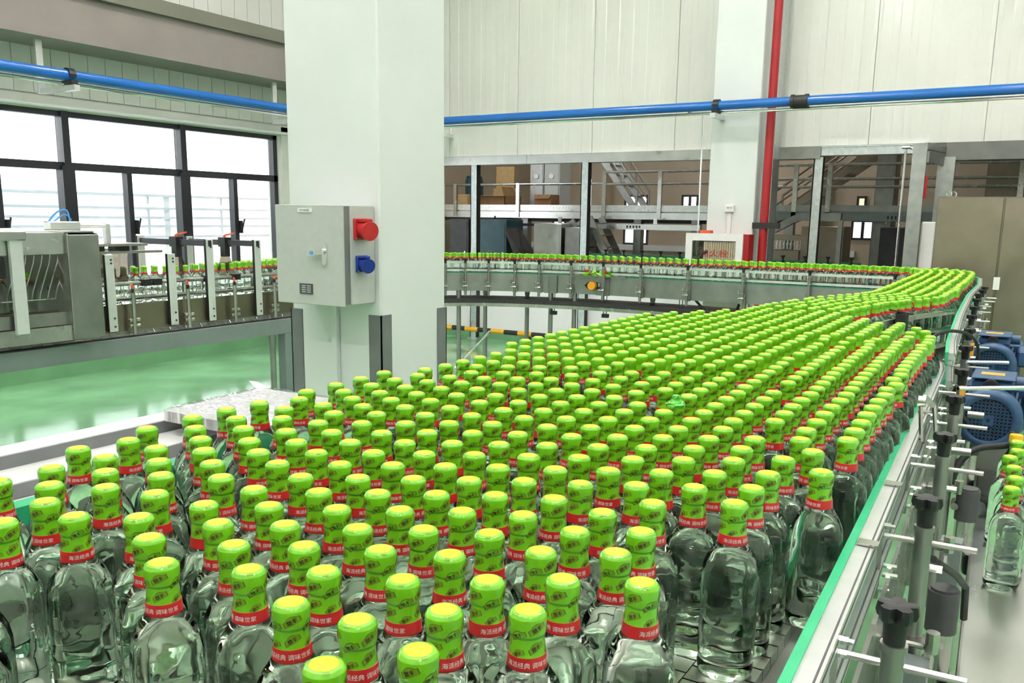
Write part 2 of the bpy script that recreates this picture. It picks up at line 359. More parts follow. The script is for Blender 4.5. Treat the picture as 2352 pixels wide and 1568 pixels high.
# second column with its fittings
struct('column_far', MB().cbox(9.0, 2.6, 0, 9.55, 3.09, ZC, .006), 'column_paint', 'slim white column behind the bottle line')
struct('trim_2', MB().box(9.3, 2.52, 0, 9.55, 2.58, ZC), 'galvanised')
t = thing('red_standpipe', 'vertical red fire pipe beside the far white column', 'pipe', (9.0, 2.49, 0))
MB().cyl((9.02, 2.50, 0), (9.02, 2.48, ZC), .042, 18).build('pipe', 'red_paint', t)
MB().box(8.97, 2.33, 1.50, 9.03, 2.60, 1.56).build('bracket', 'dark_metal', t); MB().cyl((9.02, 2.499, 1.515), (9.02, 2.499, 1.545), .047, 18).build('clamp', 'dark_metal', t)
t = thing('wall_socket', 'small white socket box on trunking high on far column', 'socket', (8.99, 2.845, 1.66))
b = MB().cbox(8.955, 2.80, 1.66, 9.0, 2.89, 1.735, .006).build('body', 'white_plastic', t)
MB().box(8.953, 2.82, 1.70, 8.956, 2.83, 1.71).box(8.953, 2.85, 1.70, 8.956, 2.86, 1.71).build('socket_hole', 'black_plastic', b)
MB().box(8.975, 2.825, 1.44, 9.0, 2.865, 1.66).build('trunking', 'white_plastic', t)
t = thing('thin_steel_pipe', 'thin chrome pipe dropping left of the far column', 'pipe', (8.93, 3.16, 1.4))
MB().tube([(8.85, 3.30, 2.655), (8.9, 3.2, 2.655), (8.93, 3.165, 2.63), (8.935, 3.16, 2.5), (8.935, 3.155, 1.0)], .009, 8).build('pipe', 'chrome', t)
# hydrant cabinet
hc = thing('hydrant_cabinet', 'white framed fire hydrant cabinet with glass door and red side', 'cabinet', (8.88, 2.93, 0))
X0 = 8.80
MB().box(X0+.03, 2.58, .75, 9.0, 3.23, 1.44).build('body', 'red_paint', hc)
fb = MB().box(X0, 2.635, 1.37, X0+.035, 3.235, 1.445).box(X0, 2.635, .75, X0+.035, 3.235, .83).box(X0, 2.635, .83, X0+.035, 2.705, 1.37).box(X0, 3.165, .83, X0+.035, 3.235, 1.37).build('door_frame', 'white_plastic', hc)
hz = MB(); hz.box(X0+.02, 2.75, .85, X0+.028, 3.05, 1.36)
MB().box(X0+.012, 2.70, .83, X0+.016, 3.17, 1.37).build('glass', 'cabinet_glass', hc)
hs = node('fire_hose', hc)
for k in range(14): MB().cyl((X0+.024, 2.72+.024*k, .85), (X0+.024, 2.722+.024*k, 1.36), .0125, 8).build('hose_fold', 'hose_cream', hs)
MB().box(X0+.026, 2.70, .83, X0+.0285, 3.17, 1.37).build('back_panel', 'dark_metal', hc)
MB().tube([(X0+.022, 3.15, 1.12), (X0+.018, 3.10, 1.16), (X0+.018, 3.05, 1.24), (X0+.018, 3.0, 1.26)], .018, 8).build('nozzle', 'dark_metal', hc)
lt = MB()
for body, hgt, yc, zc in (('消火栓', .075, 2.93, 1.245), ('FIRE HYDRANT', .035, 2.93, 1.155)):
    vs, fs, w_, h_ = text_mesh(body); s_ = hgt/h_*(1 if len(body) > 5 else 1)
    k = 1.25 if len(body) < 5 else 1
    lt.merge(vs, fs, lambda v: (X0+.010, yc-v[0]*s_*k, zc+v[1]*s_))
lt.build('lettering', 'print_red', hc)
MB().cbox(X0+.03, 2.985, 1.446, X0+.12, 3.10, 1.475, .004).alone('orange_box', 'orange_plastic', 'small orange box lying on top of hydrant cabinet', 'box')
# blue pipes
t = thing('blue_pipe', 'glossy blue pipe along the window wall', 'pipe', (5, 7.2, 2.6))
MB().cyl((-1, 7.2, 2.705), (8.8, 7.2, 2.70), .045, 20).build('pipe', 'blue_pipe', t)
MB().cyl((-1, 7.24, 2.64), (8.8, 7.24, 2.635), .014, 10).build('chrome_pipe', 'chrome', t)
for x in (1.9, 4.62, 7.33):
    b = MB().bar((x, 7.62, 3.03), (x, 7.62, 2.58), .03, .06).bar((x, 7.64, 2.60), (x, 7.10, 2.60), .05, .045).build('bracket', 'aluminium', t)
    cl = MB()
    for k in range(9):
        a0, a1 = math.pi*k/9*1.2-.3, math.pi*(k+1)/9*1.2-.3
        cl.add([(x-.03, 7.2-r*math.cos(a), 2.703+r*math.sin(a)) for a in (a0, a1) for r in (.046, .06)]+[(x+.03, 7.2-r*math.cos(a), 2.703+r*math.sin(a)) for a in (a0, a1) for r in (.046, .06)],
               [(0,1,3,2),(4,6,7,5),(1,5,7,3),(0,2,6,4)])
    cl.box(x-.03, 7.13, 2.625, x+.03, 7.27, 2.66).build('clamp', 'black_plastic', b)
t = thing('blue_pipe', 'glossy blue pipe crossing in front of the white panel wall', 'pipe', (8.8, 3, 2.6))
MB().cyl((8.8, 7.2, 2.70), (8.8, -4, 2.705), .045, 20).build('pipe', 'blue_pipe', t)
MB().cyl((8.85, 7.2, 2.637), (8.85, -4, 2.64), .016, 10).build('chrome_pipe', 'chrome', t)
for y in (6.75, 2.98, -1.6):
    b = MB().bar((8.68, y, 2.60), (9.0 if 2 < y < 4 else 9.57, y, 2.60), .055, .045).build('bracket', 'aluminium', t)
    cl = MB()
    for k in range(9):
        a0, a1 = math.pi*k/9*1.2-.3, math.pi*(k+1)/9*1.2-.3
        cl.add([(8.8-r*math.cos(a), y-.03, 2.703+r*math.sin(a)) for a in (a0, a1) for r in (.046, .06)]+[(8.8-r*math.cos(a), y+.03, 2.703+r*math.sin(a)) for a in (a0, a1) for r in (.046, .06)],
               [(0,1,3,2),(4,6,7,5),(1,5,7,3),(0,2,6,4)])
    cl.box(8.73, y-.03, 2.625, 8.87, y+.03, 2.66).build('clamp', 'black_plastic', b)
MB().cyl((8.8, 2.24, 2.702), (8.8, 2.10, 2.702), .056, 18).cyl((8.8, 2.25, 2.702), (8.8, 2.22, 2.702), .064, 18).cyl((8.8, 2.12, 2.702), (8.8, 2.09, 2.702), .064, 18).build('coupling', 'dark_metal', t)
# near column, box, guards
CX0, CX1, CY0, CY1 = 3.2, 3.72, 2.67, 3.25
struct('column_near', MB().cbox(CX0, CY0, 0, CX1, CY1, ZC, .008), 'column_paint', 'broad white column carrying the grey control box')
for x, y, sx, sy, lab in ((CX0, CY1, 1, -1, 'dark grey corner guard on column, nearest the window'), (CX0, CY0, 1, 1, 'dark grey corner guard on column below the socket side of box'), (CX1, CY0, -1, 1, 'dark grey corner guard on column, facing the far conveyor')):
    g = .072; e = .006
    MB().box(x-sx*e, y-sy*e, 0, x+sx*g, y, 1.11).box(x-sx*e, y-sy*e, 0, x, y+sy*g, 1.11).alone('corner_guard', 'guard_dark', lab, 'guard', 'steel guards on the near column')
MB().cbox(3.17, 2.93, .0, 3.2, 2.965, 1.16, .004).alone('cable_trunking', 'column_paint', 'white cable trunking running down the column under the box', 'trunking')
cb = thing('control_box', 'grey electrical box on column with red and blue sockets', 'electrical box', (3.09, 2.91, 1.165))
MB().cbox(3.032, 2.70, 1.17, 3.198, 3.115, 1.622, .004).build('body', 'box_grey', cb)
MB().box(2.99, 2.706, 1.175, 3.034, 3.11, 1.616).build('gasket', 'guard_dark', cb)
dr = MB().cbox(2.98, 2.70, 1.165, 2.992, 3.12, 1.622, .003).build('door', 'box_grey', cb)
hd = MB(); hp = [(2.808+.014*math.cos(a), (1.435 if math.sin(a) > 0 else 1.365)+.014*math.sin(a)) for a in [2*math.pi*i/16 for i in range(16)]]
hd.prism_x(hp, 2.972, 2.981).build('handle_plate', 'chrome', dr)
MB().bar((2.962, 2.805, 1.412), (2.958, 2.90, 1.402), .014, .022).cyl((2.958, 2.812, 1.414), (2.981, 2.812, 1.414), .012, 12).build('handle', 'chrome', dr)
MB().cyl((2.949, 2.868, 1.405), (2.953, 2.868, 1.405), .009, 12).build('lock_button', 'blue_tube', dr)
lp = MB().box(2.976, 2.885, 1.588, 2.981, 2.97, 1.606).build('name_label', 'paper_label', dr)
lt = MB(); vs, fs, w_, h_ = text_mesh('检修插座箱'); s_ = .06/w_; lt.merge(vs, fs, lambda v: (2.9755, 2.9275-v[0]*s_, 1.597+v[1]*s_)); lt.build('lettering', 'gasket', lp)
np_ = MB().box(2.976, 2.89, 1.213, 2.981, 2.972, 1.262).build('rating_plate', 'gasket', dr)
rl = MB()
for k in range(4): rl.box(2.9752, 2.90, 1.221+.0095*k, 2.976, 2.925, 1.2255+.0095*k).box(2.9752, 2.932, 1.221+.0095*k, 2.976, 2.958, 1.2255+.0095*k)
rl.build('plate_lines', 'aluminium', np_)
for z, s_, mt in ((1.515, 1.0, 'red_plastic'), (1.358, .78, 'blue_plastic')):
    sk = MB().cbox(3.10-.05*s_, 2.688, z-.048*s_, 3.10+.05*s_, 2.702, z+.048*s_, .003).build('power_socket', mt, cb)
    MB().cyl((3.10, 2.69, z), (3.085, 2.69-.052*s_, z-.008), .040*s_, 20, .036*s_).cyl((3.085, 2.69-.052*s_, z-.008), (3.081, 2.69-.066*s_, z-.010), .043*s_, 20).build('socket_lid', mt, sk)
    MB().cbox(3.085-.018*s_, 2.69-.062*s_, z+.03*s_, 3.085+.018*s_, 2.69, z+.047*s_, .003).build('lid_hinge', mt, sk)
    bo = MB()
    for a in (-1, 1):
        for c in (-1, 1): bo.cyl((3.10+a*.043*s_, 2.689, z+c*.041*s_), (3.10+a*.043*s_, 2.685, z+c*.041*s_), .004, 8)
    bo.build('screw', 'chrome', sk)
# ceiling lamps that light the hall
def lamp(x, y, z, wt, lab, grp):
    t = thing('high_bay_lamp', lab, 'lamp', (x, y, z), grp)
    MB().lathe([(0, z+.12), (.10, z+.12), (.2, z+.02), (.21, z+.01), (.21, z+.03), (.1, z+.15), (0, z+.15)], 20, (x, y, 0)).build('reflector', 'aluminium', t)
    MB().cyl((x, y, z+.14), (x, y, ZC), .02, 8).build('stem', 'aluminium', t)
    L = bpy.data.lights.new('lamp_light', 'AREA'); L.shape = 'DISK'; L.size = .26; L.energy = wt; L.color = (1, .955, .93)
    lo = bpy.data.objects.new('lamp_light', L); COL.objects.link(lo); lo.parent = t; lo.location = (0, 0, 0)
    L2 = bpy.data.lights.new('fill_uplight', 'AREA'); L2.shape = 'DISK'; L2.size = .3; L2.energy = wt*.9; L2.color = (1, .955, .93)  # added upward fill light, brightens the ceiling and so the glass
    l2 = bpy.data.objects.new('fill_uplight', L2); COL.objects.link(l2); l2.parent = t; l2.location = (0, 0, .2); l2.rotation_euler = (math.pi, 0, 0)
XN = {-1.6: 'behind the camera', 1.2: 'over the front of the bottle mass', 4.0: 'level with the near column', 6.6: 'over the far bottle line'}
YN = {-2.4: 'beyond the tray side', .2: 'above the right guide rail', 2.8: 'in the column row', 5.4: 'on the window side'}
for x, y in LAMPS: lamp(x, y, LAMP_Z, LAMP_W, 'round high bay lamp %s, %s' % (XN[x], YN[y]), 'high bay lamps over the hall')
for (x, y), l in zip(BACK_LAMPS, ('left of the catwalk cartons', 'near the long climbing stairs', 'closest to the end wall')): lamp(x, y, 4.6, LAMP_W*(.35 if y < 3 else .75), 'round high bay lamp in the back room, '+l, 'high bay lamps over the back room')
# ================================================================== back room beyond the steel beam
struct('wall_end', MB().box(17, -5, 0, 17.2, 10, ZC), 'back_wall_paint'); struct('wall_side', MB().box(9.72, 9.9, 0, 17.2, 10, ZC), 'back_wall_paint')
def lit_window(n, y0, y1, z0, z1, mt='lit_window', x=16.98, bars=1):
    t = thing('window_%d' % n, None, None, (x, (y0+y1)/2, z0), None, 'structure')
    MB().box(x-.01, y0, z0, x, y1, z1).build('pane', mt, t)
    f = MB().box(x-.04, y0-.04, z0-.04, x-.005, y1+.04, z0).box(x-.04, y0-.04, z1, x-.005, y1+.04, z1+.04).box(x-.04, y0-.04, z0, x-.005, y0, z1).box(x-.04, y1, z0, x-.005, y1+.04, z1)
    for k in range(bars): yy = y0+(y1-y0)*(k+1)/(bars+1); f.box(x-.04, yy-.025, z0, x-.005, yy+.025, z1)
    f.build('window_frame', 'frame_dark', t)
lit_window(2, 8.13, 8.40, 1.78, 2.40, bars=0); lit_window(3, 7.11, 7.56, 1.80, 2.03); lit_window(4, 7.09, 7.56, 1.10, 1.37)
lit_window(5, 6.05, 6.32, 1.80, 2.03); lit_window(6, 2.91, 3.0, 1.80, 2.0, 'warm_window', bars=0); lit_window(7, 2.74, 3.06, 1.30, 1.58); lit_window(8, 9.0, 9.25, .9, 1.6, bars=0)
struct('trim_3', MB().box(16.9, 3, .95, 17, 9.9, 1.06), 'plaster')
struct('trim_4', MB().box(16.6, 7.9, 0, 17, 8.2, 4), 'back_wall_paint'); struct('trim_5', MB().box(16.6, 3.6, 0, 17, 3.9, 4), 'back_wall_paint')
def railing(t, y0, y1, x, zt, zd, posts):
    for z in zt: MB().cyl((x, y0, z), (x, y1, z), .019, 8).build('rail', 'steel', t)
    for y in posts: MB().box(x-.02, y-.03, zd-.2, x+.02, y+.03, max(zt)+.02).build('railing_post', 'steel', t)
cw = thing('catwalk', 'raised steel catwalk with checker plate edge in the back room', 'catwalk', (12.5, 5.5, 0))
MB().box(12.5, 1.0, 1.66, 14.2, 9.6, 1.69).build('deck', 'steel_dull', cw)
tb = MB().box(12.47, 3.3, 1.69, 12.50, 9.6, 1.785).build('toe_plate', 'steel_sheet', cw)
ck = MB()
for k in range(110):
    y = 3.35+k*.056
    for z, s_ in ((1.715, 1), (1.745, -1), (1.77, 1)): ck.bar((12.467, y-.012, z-.008*s_), (12.467, y+.012, z+.008*s_), .006, .004)
ck.build('tread_pattern', 'steel_sheet', tb)
MB().box(12.46, 3.3, 1.575, 12.54, 9.6, 1.675).build('edge_beam', 'steel_sheet', cw)
MB().box(12.60, 3.2, 1.52, 12.7, 9.6, 1.575).build('under_beam', 'dark_metal', cw)
railing(cw, 5.95, 9.6, 12.46, (2.11,), 1.79, (8.72, 7.48)); railing(cw, 3.3, 5.93, 12.46, (2.10, 2.28), 1.79, (5.93, 5.02, 4.2))
for y in (9.3, 7.4, 5.4, 4.48, 4.25): MB().box(12.55, y-.06, 0, 12.68, y+.06, 1.58).build('leg', 'steel_dull', cw)
cw2 = thing('catwalk', 'dull steel catwalk right of the red pipe in the back room', 'catwalk', (12.0, 2, 0))
MB().box(12.0, -1.5, 1.69, 13.6, 3.2, 1.71).build('deck', 'steel_dull', cw2); MB().box(11.97, -1.5, 1.71, 12.0, 3.2, 1.79).build('toe_plate', 'steel_dull', cw2)
MB().box(11.96, -1.5, 1.59, 12.04, 3.2, 1.70).build('edge_beam', 'frame_green_grey', cw2)
vt = MB()
for k in range(3): vt.box(11.955, 1.66+.045*k, 1.62, 11.96, 1.675+.045*k, 1.66)
vt.build('slot', 'black_rubber', cw2)
railing(cw2, -1.5, 3.2, 11.98, (2.02, 2.12, 2.30), 1.79, (2.93, 2.50, 1.1, .35))
for y in (3.0, 1.4, -.8): MB().box(12.05, y-.06, 0, 12.17, y+.06, 1.6).build('leg', 'steel_dull', cw2)
def stairs(name, lab, x, y0, z0, y1, z1, wdt, n, mt, rail=.35):
    t = thing(name, lab, 'stairs', (x, y0, 0))
    for xx in (x, x+wdt): MB().bar((xx, y0, z0), (xx, y1, z1), .03, .10).build('stringer', mt, t)
    for k in range(n):
        f = (k+.5)/n; yy = y0+(y1-y0)*f; zz = z0+(z1-z0)*f; MB().box(x, yy-.07, zz-.008, x+wdt, yy+.07, zz+.008).build('tread', mt, t)
    if rail:
        for xx in (x, x+wdt):
            MB().cyl((xx, y0, z0+rail), (xx, y1, z1+rail), .016, 8).cyl((xx, y0, z0+rail*.5), (xx, y1, z1+rail*.5), .012, 8).build('handrail', mt, t)
            for k in range(4): f = k/3.; MB().bar((xx, y0+(y1-y0)*f, z0+(z1-z0)*f), (xx, y0+(y1-y0)*f, z0+(z1-z0)*f+rail), .025, .025).build('baluster', mt, t)
    return t
stairs('steel_stairs', 'steep steel stairs under the catwalk left of hydrant cabinet', 11.9, 5.0, 0, 5.9, 1.6, .4, 9, 'steel_dull', 0)
stairs('steel_stairs', 'steel stairs rising left from catwalk behind the posts', 13.3, 5.75, 1.7, 6.5, 2.7, .5, 6, 'steel_dull', .35)
stairs('steel_stairs', 'long steel stairs climbing right with handrails behind red pipe', 12.6, 3.4, 1.55, 1.75, 2.75, .6, 8, 'steel_warm', .40)
stairs('steel_stairs', 'narrow ladder stairs left of the second galvanised post', 11.8, 5.35, .3, 6.15, 1.55, .3, 8, 'steel_dull', 0)
# cartons and gear on the catwalk
ZD = 1.69
t = thing('open_carton', 'open cardboard carton with raised flap on the catwalk', 'carton', (13.3, 8.4, ZD))
cbm = MB(); cbm.box(13.05, 8.10, ZD, 13.06, 8.70, 1.95).box(13.6, 8.10, ZD, 13.61, 8.70, 1.95).box(13.05, 8.10, ZD, 13.6, 8.11, 1.95).box(13.05, 8.69, ZD, 13.6, 8.70, 1.95).box(13.05, 8.1, ZD, 13.6, 8.7, ZD+.01); cbm.build('body', 'cardboard_dark', t)
MB().add([(13.05, 8.70, 1.95), (13.05, 8.10, 1.95), (12.93, 7.98, 2.10-.16), (12.93, 8.60, 2.10-.16), (13.06, 8.70, 1.955), (13.06, 8.10, 1.955)], [(0,1,2,3)]).build('front_flap', 'cardboard', t)
MB().add([(13.05, 8.12, 1.95), (13.6, 8.12, 1.95), (13.55, 8.2, 2.10), (13.1, 8.2, 2.10)], [(0,1,2,3),(3,2,1,0)]).build('side_flap', 'cardboard', t)
MB().box(13.5, 8.62, 1.95, 13.51, 8.12, 2.09).build('rear_flap', 'cardboard', t)
MB().cbox(13.2, 7.27, ZD, 13.5, 7.6, 1.97, .006).add([(13.2, 7.27, 1.97), (13.2, 7.6, 1.97), (13.12, 7.56, 1.90), (13.12, 7.27, 1.90)], [(0,1,2,3)]).alone('brown_carton', 'cardboard_dark', 'small brown carton beside grey locker on catwalk', 'carton')
MB().box(13.75, 8.34, ZD, 13.79, 8.72, 2.48).alone('cardboard_sheet', 'cardboard', 'upright tan cardboard sheet behind the open carton', 'cardboard')
MB().cbox(13.3, 9.05, ZD, 13.6, 9.35, 1.98, .01).alone('pink_carton', 'cardboard', 'pale carton at the left end of the catwalk', 'carton')
MB().lathe([(0, ZD), (.16, ZD), (.17, 1.75), (.17, 2.22), (.14, 2.32), (0, 2.34)], 16, (13.75, 9.2, 0)).alone('dark_blue_drum', 'teal_dark', 'dark blue drum on the catwalk beside cardboard sheet', 'drum')
for y0, y1, mt, lab in ((7.70, 7.98, 'steel_dull', 'dull steel cabinet with round dial on the catwalk'), (7.38, 7.69, 'box_grey', 'grey steel locker on the catwalk behind brown carton')):
    t = thing('tall_cabinet', lab, 'cabinet', (13.75, (y0+y1)/2, ZD))
    MB().cbox(13.7, y0, ZD, 14.1, y1, 2.62, .006).build('body', mt, t); MB().box(13.69, y0+.02, ZD+.05, 13.70, y1-.02, 2.58).build('door', mt, t)
    MB().lathe([(0, .02), (.045, .02), (.05, 0)], 14, (13.69, (y0+y1)/2, 2.30), '-x').build('dial', 'paper_label', t)
# lower level machines
def cab(name, lab, x, y0, y1, z1, mt, d=.5, seam=True):
    t = thing(name, lab, 'cabinet', (x, (y0+y1)/2, 0))
    MB().cbox(x, y0, .05, x+d, y1, z1, .006).build('body', mt, t)
    if seam: MB().box(x-.006, y0+.03, .12, x, y1-.03, z1-.05).build('door', mt, t); MB().box(x-.02, y0+.05, z1*.6, x-.006, y0+.07, z1*.6+.12).build('handle', 'chrome', t)
    MB().box(x+.03, y0+.03, 0, x+d-.03, y1-.03, .05).build('plinth', 'black_rubber', t)
cab('dark_cabinet', 'dark cabinet under catwalk, nearest the control box column', 11.5, 7.8, 8.16, 1.55, 'dark_metal')
cab('dark_cabinet', 'dark teal cabinet under catwalk right of first galvanised post', 11.5, 7.1, 7.62, 1.55, 'teal_dark')
cab('steel_cabinet', 'brushed steel cabinet under the catwalk below cable loop', 11.5, 6.15, 6.62, 1.50, 'steel_sheet')
cab('steel_cabinet', 'narrow steel cabinet under the catwalk touching the second post', 11.55, 5.83, 6.12, 1.45, 'steel_dull')
cab('brown_cabinet', 'dull brown cabinet in back room between post and steel portal', 11.6, 2.2, 2.72, 1.52, 'steel_warm')
cab('steel_cabinet', 'tall steel locker behind the thin pipe by the portal', 12.2, 1.75, 1.98, 2.6, 'steel_dull', .4)
cab('dark_cabinet', 'black glazed machine cabinet left of the steel portal', 11.6, 1.42, 1.78, 1.52, 'dark_metal')
cab('brown_cabinet', 'brown steel cabinet in the back room above the big cabinet', 12.6, .1, .75, 2.7, 'steel_warm', .4)
MB().prism_x([(6.88, .9), (6.72, .9), (7.1, 1.42), (7.12, 1.42)], 11.45, 11.9).box(11.5, 6.7, 0, 11.6, 6.8, .95).alone('dark_chute', 'dark_metal', 'slanted dark chute beside the brushed steel cabinet', 'chute')
t = thing('cable_tray', 'long steel cable tray hanging below the catwalk edge', 'cable tray', (12.3, 5.5, 1.42))
MB().box(12.25, 4.3, 1.425, 12.33, 7.02, 1.505).build('tray', 'steel_sheet', t)
sl = MB()
for k in range(3): sl.box(12.246, 6.93-.05*k, 1.45, 12.25, 6.95-.05*k, 1.49)
for k in range(5): sl.box(12.246, 5.42-.05*k, 1.45, 12.25, 5.445-.05*k, 1.485)
sl.build('slot', 'black_rubber', t)
MB().box(12.24, 7.03, 1.45, 12.34, 7.45, 1.49).build('connector', 'black_plastic', t)
MB().tube(catmull([(12.2, 7.75, 1.60), (12.2, 7.78, 1.45), (12.2, 7.62, 1.33), (12.2, 7.42, 1.33), (12.2, 7.32, 1.42), (12.2, 7.3, 1.47)]), .016, 8).build('cable', 'black_rubber', t)
for y in (6.6, 5.0): MB().box(12.28, y-.03, 1.5, 12.3, y+.03, 1.6).build('hanger', 'steel', t)
t = thing('air_duct', 'bent grey steel duct behind the red pipe', 'duct', (10.6, 2.5, 1.4))
MB().sweep([(10.6, 2.05, 1.63), (10.6, 2.5, 1.63), (10.6, 2.58, 1.60), (10.6, 2.78, 1.49), (10.6, 2.85, 1.47)], [(-.05, -.045), (.05, -.045), (.05, .045), (-.05, .045)]).build('duct', 'steel_dull', t)
MB().box(10.57, 2.03, 0, 10.63, 2.08, 1.6).build('support', 'steel_dull', t)
t = thing('rear_conveyor', 'far conveyor with green side rails and rows of empty bottles', 'conveyor', (11.3, 3.4, 0))
MB().box(11.2, 1.9, 1.02, 11.6, 5.6, 1.05).build('bed', 'steel_dull', t)
MB().box(11.15, 1.9, 1.06, 11.19, 5.6, 1.10).build('guide_rail', 'rail_green_dark', t)
for k in range(14): MB().cyl((11.12, 2.0+.27*k, 1.0), (11.12, 2.0+.27*k, 1.13), .012, 8).lathe([(0, 1.13), (.012, 1.13), (.03, 1.15), (.03, 1.16), (0, 1.16)], 6, (11.12, 2.0+.27*k, 0)).build('knob_post', 'black_plastic', t)
for y in (2.2, 4.0, 5.4): MB().box(11.35, y-.03, 0, 11.42, y+.03, 1.02).build('leg', 'steel_dull', t)
t = thing('bottle_rinser', 'row of small shiny valves on a machine behind red pipe', 'machine', (11.9, 2.9, 0))
MB().box(11.8, 2.75, 1.33, 12.3, 3.9, 1.40).box(11.85, 2.8, 0, 12.25, 3.85, 1.2).build('body', 'steel_warm', t)
for k in range(12): MB().cyl((11.82, 2.8+.045*k, 1.22), (11.82, 2.8+.045*k, 1.33), .012, 8).cyl((11.81, 2.8+.045*k, 1.27), (11.81, 2.8+.045*k, 1.30), .019, 8).build('valve', 'chrome', t)
# hazard bar
t = thing('hazard_bar', 'low black and yellow striped bar along the white wall', 'barrier', (9.3, 5.7, 0))
for k in range(15): MB().cyl((9.3, 6.95-.2*k, .155), (9.3, 6.752-.2*k, .155), .03, 12).build('stripe', 'hazard_black' if k % 2 == 0 else 'hazard_yellow', t)
for y in (6.7, 5.4, 4.1): MB().box(9.27, y-.02, 0, 9.33, y+.02, .13).build('foot', 'hazard_black', t)
# right-hand cabinet and portal
t = thing('big_steel_cabinet', 'large brownish stainless cabinet behind the blue motors', 'cabinet', (8.3, -.5, 0))
MB().cbox(8.02, -1.9, .06, 9.0, .81, 1.79, .006).build('body', 'steel_warm', t)
for y0, y1 in ((.335, .805), (-.55, .325), (-1.88, -.56)): MB().cbox(8.0, y0, .1, 8.022, y1, 1.785, .004).build('door', 'steel_warm', t)
MB().box(8.05, -1.8, 0, 8.95, .75, .06).build('plinth', 'black_rubber', t)
MB().box(7.985, .30, 1.06, 8.0, .345, 1.16).build('latch', 'white_plastic', t)
for k, y in enumerate((.735, .70)): MB().tube([(8.03, y+.02*math.cos(a), 1.812+.02*math.sin(a)-.004*k) for a in [2*math.pi*i/14 for i in range(15)]], .006, 6).build('lifting_ring', 'chrome', t)
t = thing('steel_portal', 'galvanised steel portal frame left of the big cabinet', 'portal', (9.0, 1.05, 0))
MB().box(8.9, 1.03, 0, 8.95, 1.15, 2.29).box(8.95, 1.12, 0, 9.0, 1.15, 2.29).build('front_post', 'galvanised_dark', t)
MB().bar((8.92, 1.04, 2.265), (9.55, .93, 2.265), .03, .06).build('top_bar', 'galvanised_dark', t)
MB().bar((8.92, 1.02, 2.17), (9.55, .93, 2.17), .02, .10).build('side_plate', 'steel_dull', t)
MB().box(9.45, .84, 0, 9.5, .99, 2.20).build('rear_post', 'galvanised_dark', t)
MB().box(8.97, 1.01, 1.80, 8.99, 1.04, 2.0).build('reflector_strip', 'red_plastic', t)
MB().cbox(8.96, .90, 0, 9.06, 1.025, 1.59, .012).alone('white_trunk', 'white_plastic', 'pale grey cable trunk between portal post and big cabinet', 'trunking')
t = thing('thin_steel_pipe', 'thin steel pipe standing left of the steel portal', 'pipe', (8.88, 1.2, 0))
MB().tube([(8.88, 1.20, 0), (8.88, 1.205, 2.20), (8.88, 1.205, 2.25), (8.89, 1.19, 2.26), (8.9, 1.15, 2.24)], .012, 8).build('pipe', 'steel', t)
MB().cyl((8.88, 1.17, 2.255), (8.88, 1.24, 2.255), .022, 10).cyl((8.88, 1.202, 1.54), (8.88, 1.202, 1.57), .02, 10).build('elbow', 'chrome', t)
# ================================================================== conveyors
def star(mb, x, y, z, r=.0235, h=.016):
    pts = []; n = 20
    for i in range(n):
        a = 2*math.pi*i/n; q = (i % 4); rr = r*(1.0 if q == 0 else .93 if q in (1, 3) else .62); pts.append((rr*math.cos(a), rr*math.sin(a)))
    vs = [(x+a*.9, y+b*.9, z) for a, b in pts]+[(x+a, y+b, z+h*.4) for a, b in pts]+[(x+a*.92, y+b*.92, z+h) for a, b in pts]+[(x, y, z+h*.85)]
    fs = [tuple(range(n-1, -1, -1))]
    for k in (0, 1): fs += [(k*n+i, k*n+(i+1) % n, (k+1)*n+(i+1) % n, (k+1)*n+i) for i in range(n)]
    fs += [(2*n+i, 2*n+(i+1) % n, 3*n) for i in range(n)]
    mb.add(vs, fs).cyl((x, y, z-.03), (x, y, z), .0115, 12, .0135)
# bracket prototype: origin on the guide rail, outward is -y, rail travels along x
def make_bracket():
    b = bpy.data.objects.new('guide_bracket', None); COL.objects.link(b); ORG[b.name] = (0, 0, 0); b.empty_display_size = .05
    MB().cyl((0, -.092, -.30), (0, -.092, .012), .0125, 14).cyl((0, -.092, .006), (0, -.092, .014), .0145, 14).build('post', 'steel_dull', b)
    k = MB(); star(k, 0, -.092, .043); k.build('star_knob', 'black_plastic', b)
    MB().cyl((0, -.03, -.012), (0, -.165, -.012), .0045, 10).build('cross_rod', 'steel', b)
    MB().box(-.006, -.036, -.115, .006, -.030, .012).build('link_bar', 'steel', b)
    h = MB()
    for z in (-.10, -.012, .004): h.cyl((0, -.026, z), (0, -.046, z), .0055, 6).cyl((0, -.046, z), (0, -.052, z), .0035, 6)
    h.cyl((.012, -.10, -.055), (.012, -.122, -.055), .006, 8).cyl((0, -.04, -.06), (0, -.06, -.06), .0045, 6).cyl((0, -.04, -.075), (0, -.062, -.075), .0045, 6).build('bolt', 'chrome', b)
    MB().cbox(-.03, -.112, -.172, .012, -.05, -.162, .003).cyl((-.028, -.12, -.172), (-.028, -.12, -.14), .010, 10).cyl((-.03, -.115, -.205), (.02, -.115, -.205), .009, 10).box(-.02, -.08, -.26, .02, -.05, -.17).build('clamp', 'steel', b)
    return b
BR = make_bracket(); BR_used = []
def bracket(parent, x, y, z, rz=0.0, sc=1.0):
    b = BR if not BR_used else copy_tree(BR); BR_used.append(1)
    o = ORG[parent.name]; b.parent = parent; b.location = (x-o[0], y-o[1], z-o[2]); b.rotation_euler = (0, 0, rz); b.scale = (sc, sc, sc); return b
